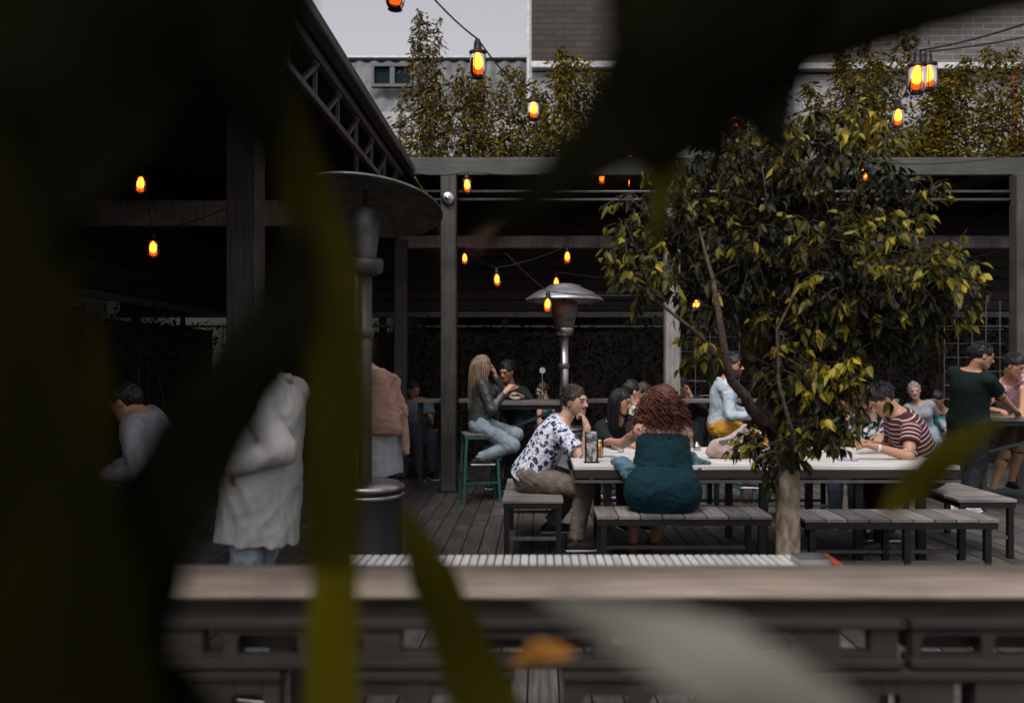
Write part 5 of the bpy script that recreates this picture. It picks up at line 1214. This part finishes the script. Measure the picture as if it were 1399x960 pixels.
# ------------------------------------------------------------------ things on the tables
c = P(808, 625, 6.12); c.z = .75; t = thing('menu_holder', 'upright grey marbled holder on the left end of the long table', 'holder', c)
def marb():
    m, tt, b = mat_new('marbled_metal'); N = tt.nodes; L = tt.links; tc = N.new('ShaderNodeTexCoord'); nz = N.new('ShaderNodeTexNoise'); nz.inputs['Scale'].default_value = 16; nz.inputs['Detail'].default_value = 3; nz.inputs['Distortion'].default_value = 1.5; L.new(tc.outputs['Object'], nz.inputs[0])
    cr = N.new('ShaderNodeValToRGB'); e = cr.color_ramp.elements; e[0].position = .42; e[0].color = (.06, .06, .06, 1); e[1].position = .56; e[1].color = (.42, .41, .40, 1); L.new(nz.outputs['Fac'], cr.inputs[0]); L.new(cr.outputs[0], b.inputs['Base Color']); b.inputs['Roughness'].default_value = .35; return m
M['marble'] = marb()
mb = MB(); mb.box(c + Vector((0, 0, .115)), (.078, .05, .22), None, .006); mb.build('body', M['marble'], t, origin=c); mb = MB(); mb.box(c + Vector((-.0435, 0, .113)), (.008, .056, .225)); mb.box(c + Vector((.0435, 0, .113)), (.008, .056, .225)); mb.box(c + Vector((0, 0, .0026)), (.11, .08, .005)); mb.build('frame', M['black'], t, origin=c)
M['beer'] = simple('amber_beer', (.70, .30, .04), .1, spec=.6, noise=.05); M['clear'] = M['amberglass'].copy(); M['clear'].name = 'clear_glass'; M['clear'].node_tree.nodes['Layer Weight'].inputs['Blend'].default_value = .12; M['clear'].node_tree.nodes['Transparent BSDF'].inputs['Color'].default_value = (.93, .95, .95, 1)
M['foam'] = simple('beer_foam', (.75, .70, .6), .8)
def glass(label, x, y, z, r=.034, hh=.15, fill=.75, liquid='beer', foam=True):
    o_ = Vector((x, y, z)); t = thing('drinking_glass', label, 'glass', o_)
    mb = MB(); mb.lathe([(0, .001), (r * .8, .001), (r, hh), (r - .003, hh), (r * .8 - .003, .008), (0, .008)], o_, 18); mb.build('glass_body', M['clear'], t, True, o_)
    if fill: mb = MB(); mb.lathe([(0, .009), (r * .8 - .005, .009), (r * (.8 + .2 * fill) - .005, hh * fill), (0, hh * fill)], o_, 16); mb.build('drink', M[liquid], t, True, o_)
    if foam: mb = MB(); mb.lathe([(0, hh * fill + .001), (r * (.8 + .2 * fill) - .006, hh * fill + .001), (r * .96 - .004, hh * fill + .018), (0, hh * fill + .022)], o_, 16); mb.build('foam', M['foam'], t, True, o_)
p = P(819, 0, 6.45); glass('glass of amber beer right of the upright menu holder', p.x, 6.45, .752)
p = P(848, 0, 6.85); glass('clear glass between the two women at the long table', p.x, 6.85, .752, .03, .12, .4, 'clear', False)
p = P(741, 0, 10.0 - .3); glass('small glass on the tall table in front of the child', p.x, 9.7, 1.062, .028, .10, .5, 'clear', False)
c = P(704, 0, 9.4); c.z = 1.062; mb = MB(); mb.lathe([(0, .003), (.03, .003), (.065, .04), (.062, .043), (.03, .01), (0, .01)], c * 0, 20); o = mb.build('bowl', M['whitepaint'], smooth=True); o.location = c; tag(o, 'small white bowl on the tall table by the clasped hands', 'bowl')
c = P(741, 0, 9.45); c.z = 1.062; t = thing('table_marker', 'round pale marker on a thin stick standing on the tall table', 'marker', c)
mb = MB(); mb.lathe([(0, 0), (.04, 0), (.04, .012), (.01, .02), (0, .02)], c, 16); mb.tube([c + Vector((0, 0, .02)), c + Vector((0, 0, .31))], .005, 6); mb.build('stand', M['steel'], t, origin=c)
mb = MB(); mb.lathe([(0, .006), (.034, .006), (.034, -.006), (0, -.006)], c + Vector((0, 0, .34)), 20, Matrix.Rotation(R(90), 3, 'X')); mb.build('disc', simple('pale_blue_disc', (.45, .6, .62), .4), t, origin=c)
c = P(1158, 0, 6.25); c.z = .756; mb = MB(); mb.box((0, 0, 0), (.075, .15, .009), Matrix.Rotation(R(60), 3, 'Z'), .003); o = mb.build('phone', simple('lavender_case', (.35, .33, .5), .4)); o.location = c; tag(o, 'lavender phone on the table near the striped top man', 'phone')
for lab, px, d, l in (('short lidded jar on the table beyond the pink bag', 952, 7.0, .07), ('small dark sauce bottle on the long table', 1140, 6.9, .13)):
    c = P(px, 0, d); c.z = .752; mb = MB(); mb.lathe([(0, 0), (.03, 0), (.032, .01), (.032, l * .6), (.014, l * .75), (.012, l), (0, l)], c * 0, 16); o = mb.build('sauce_bottle' if l > .1 else 'jar', M['maroon'] if l > .1 else M['steel'], smooth=True); o.location = c; tag(o, lab, 'bottle' if l > .1 else 'jar')
# bag: slumped canvas bag
c = P(1003, 0, 6.4); c.z = .752; t = thing('canvas_bag', 'slumped pinkish beige canvas bag on the long table behind the tree branch', 'bag', c)
M['canvas'] = cloth('beige_canvas', (.42, .33, .30), noise=.15)
sculpt('bag_body', [('c', c + Vector((-.12, 0, .07)), c + Vector((.13, .02, .08)), .085, .09, .05), ('c', c + Vector((-.02, 0, .08)), c + Vector((.09, .03, .21)), .085, .045, .06), ('c', c + Vector((.05, 0, .1)), c + Vector((.17, 0, .16)), .07, .05, .05), ('c', c + Vector((-.16, 0, .05)), c + Vector((-.19, -.02, .045)), .05, .04, .03), ('cut', c + Vector((0, 0, .001)), (0, 0, -1), .4)], .006, M['canvas'], t, c, .016, 7, 26)
mb = MB(); mb.tube([c + Vector((-.13, -.07, .13)), c + Vector((-.05, -.1, .15)), c + Vector((.03, -.08, .19)), c + Vector((.08, -.02, .24))], .009, 7); mb.build('strap', simple('grey_strap', (.16, .17, .18), .8), t, True, c)
def jacket(label, pts, seed):
    c = pts[0][0]; t = thing('denim_jacket', label, 'jacket', c)
    pr = [('c', a, b, r1, r2, .04, (0, .3, .95), .6) for a, b, r1, r2 in pts]
    sculpt('cloth', pr, .0055, M['denimblue'], t, c, .016, seed, 34)
jacket('blue denim jacket bunched at the left side of the red haired woman', [(P(842, 630, 5.98), P(862, 640, 5.86), .045, .06), (P(852, 628, 6.0), P(868, 655, 5.80), .05, .05), (P(846, 636, 5.92), P(858, 652, 5.86), .04, .04)], 5)
jacket('end of a blue denim jacket on the table edge, right of the red haired woman', [(P(948, 626, 6.02), P(968, 632, 6.0), .04, .03), (P(945, 620, 6.1), P(955, 640, 5.94), .035, .03)], 8)

# ------------------------------------------------------------------ plants right in front of the camera
M['near_dark'] = leafmat('near_leaf_dark', [(.0016, .0016, .0003), (.0024, .0023, .0004), (.0038, .0035, .0005)], .9, .05, 3, .03)  # shade of the dense foliage put into the leaf colour, near black
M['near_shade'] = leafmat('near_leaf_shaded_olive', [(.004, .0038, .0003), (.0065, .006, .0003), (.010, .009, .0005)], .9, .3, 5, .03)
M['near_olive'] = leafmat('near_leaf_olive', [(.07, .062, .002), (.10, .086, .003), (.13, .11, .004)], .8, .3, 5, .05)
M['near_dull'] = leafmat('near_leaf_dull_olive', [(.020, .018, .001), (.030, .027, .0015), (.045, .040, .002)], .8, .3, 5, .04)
M['near_pale'] = leafmat('near_leaf_pale', [(.15, .145, .12), (.18, .175, .145), (.21, .205, .17)], .6, .2, 3)  # paler than the other leaves: light falling on it put into the colour
M['near_orange'] = leafmat('near_leaf_orange', [(.28, .10, .01), (.36, .14, .012), (.42, .18, .02)], .6, .35, 3)
M['near_brown'] = leafmat('near_leaf_brown', [(.035, .018, .008), (.05, .025, .01), (.06, .03, .012)], .7, .2, 3)
def blade(name, mat, parent, og, pts, widths, d):
    """a long leaf: smooth midline, folded along the midrib, with a slight curl and twist"""
    ps = [P(x, y, dd if (dd := (q[2] if len(q) > 2 else d)) else d) for q in pts for x, y in [q[:2]]]
    n = len(ps); out = []; wd = []
    for i in range(n - 1):
        p0, p1, p2, p3 = ps[max(i - 1, 0)], ps[i], ps[i + 1], ps[min(i + 2, n - 1)]
        for k in range(8):
            u = k / 8; out.append(.5 * ((2 * p1) + (p2 - p0) * u + (2 * p0 - 5 * p1 + 4 * p2 - p3) * u * u + (3 * p1 - p0 - 3 * p2 + p3) * u ** 3)); wd.append(widths[i] * (1 - u) + widths[i + 1] * u)
    out.append(ps[-1]); wd.append(widths[-1]); V = []; Fq = []; m = len(out)
    for i, p in enumerate(out):
        t = (out[min(i + 1, m - 1)] - out[max(i - 1, 0)]).normalized(); sd = t.cross(Vector((0, 1, 0))).normalized()
        tw = Matrix.Rotation(.25 * math.sin(i * .35), 3, t); sd = tw @ sd; nm = sd.cross(t); w = wd[i] * p.y / F / 2 * (1 + .05 * math.sin(i * 1.7))
        for u, v in ((-1, .12), (-.5, .04), (0, -.06), (.5, .04), (1, .12)): V.append(tuple(p + sd * w * u + nm * w * v))
    for i in range(m - 1):
        for k in range(4): Fq.append((5 * i + k, 5 * i + k + 1, 5 * i + 6 + k, 5 * i + 5 + k))
    o = np_obj(name, V, Fq, M[mat], parent, True, og); set_float(o, np.full(len(V), .1), 'tone'); return o
def near_plant(name, label, cat, base, blades, stem):
    t = thing(name, label, cat, base); og = Vector(base)
    for mat, pts, wd, d in blades: blade('leaf', mat, t, og, pts, wd, d)
    if stem: 
        mb = MB(); mb.tube(stem[0], stem[1], 7); mb.build('stem', M['near_dark'], t, True, og)
    return t
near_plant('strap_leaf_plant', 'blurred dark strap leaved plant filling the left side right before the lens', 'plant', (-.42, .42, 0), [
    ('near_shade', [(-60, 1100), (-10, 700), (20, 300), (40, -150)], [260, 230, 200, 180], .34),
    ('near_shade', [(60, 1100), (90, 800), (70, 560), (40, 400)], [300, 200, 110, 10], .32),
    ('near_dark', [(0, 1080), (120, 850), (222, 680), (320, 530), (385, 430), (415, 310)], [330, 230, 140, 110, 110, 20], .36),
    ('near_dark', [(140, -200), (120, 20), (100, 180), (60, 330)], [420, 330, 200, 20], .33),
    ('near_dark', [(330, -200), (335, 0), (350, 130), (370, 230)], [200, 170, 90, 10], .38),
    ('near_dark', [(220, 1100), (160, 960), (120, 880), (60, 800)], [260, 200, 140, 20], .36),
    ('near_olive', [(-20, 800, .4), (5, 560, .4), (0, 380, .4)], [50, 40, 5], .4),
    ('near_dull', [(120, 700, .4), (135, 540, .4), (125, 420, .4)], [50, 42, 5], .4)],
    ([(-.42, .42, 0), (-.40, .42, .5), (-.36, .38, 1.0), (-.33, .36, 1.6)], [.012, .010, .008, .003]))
near_plant('strap_leaf_plant', 'blurred yellow green strap leaves crossing the rail left of centre right before the lens', 'plant', (-.12, .66, 0), [
    ('near_olive', [(452, 1100), (454, 860), (458, 700), (455, 600)], [74, 72, 66, 20], .52),
    ('near_dull', [(452, 780), (460, 560), (448, 400), (412, 240), (398, 120)], [74, 92, 96, 70, 10], .42),
    ('near_dull', [(728, 1100, .6), (650, 930), (590, 790), (548, 690)], [104, 84, 66, 5], .62),
    ('near_olive', [(760, 1100, .66), (690, 985, .66), (640, 880, .66), (610, 790, .66)], [60, 44, 26, 4], .66),
    ('near_orange', [(700, 908), (738, 890), (785, 893)], [5, 34, 5], .6)],
    ([(-.12, .66, 0), (-.13, .65, .5), (-.15, .63, 1.0)], [.010, .009, .006]))
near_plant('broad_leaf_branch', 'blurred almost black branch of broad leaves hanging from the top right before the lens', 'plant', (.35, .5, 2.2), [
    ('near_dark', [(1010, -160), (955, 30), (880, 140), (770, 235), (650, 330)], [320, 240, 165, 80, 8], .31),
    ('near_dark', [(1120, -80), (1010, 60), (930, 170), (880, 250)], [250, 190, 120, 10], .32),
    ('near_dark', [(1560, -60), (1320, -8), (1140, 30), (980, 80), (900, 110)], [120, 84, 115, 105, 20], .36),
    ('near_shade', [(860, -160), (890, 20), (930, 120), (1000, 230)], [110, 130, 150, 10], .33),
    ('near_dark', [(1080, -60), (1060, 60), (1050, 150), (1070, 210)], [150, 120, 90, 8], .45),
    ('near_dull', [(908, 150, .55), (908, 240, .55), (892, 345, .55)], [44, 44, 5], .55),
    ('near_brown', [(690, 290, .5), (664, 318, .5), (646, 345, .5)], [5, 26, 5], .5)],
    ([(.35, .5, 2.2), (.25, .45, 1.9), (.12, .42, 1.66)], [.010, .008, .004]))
near_plant('strap_leaf_plant', 'blurred pale grey green leaf sweeping over the pallets at the lower middle', 'plant', (.32, .72, 0), [
    ('near_pale', [(735, 806), (850, 856), (985, 910), (1120, 990), (1210, 1080)], [6, 70, 118, 120, 90], .31),
    ('near_dull', [(1370, 570, .6), (1300, 618, .6), (1250, 664, .6), (1205, 700, .6)], [6, 50, 56, 5], .6),
    ('near_orange', [(1262, 672, .69), (1228, 688, .69), (1205, 702, .69)], [4, 24, 4], .69)],
    ([(.32, .72, 0), (.32, .66, .5), (.30, .50, .78)], [.010, .008, .005]))
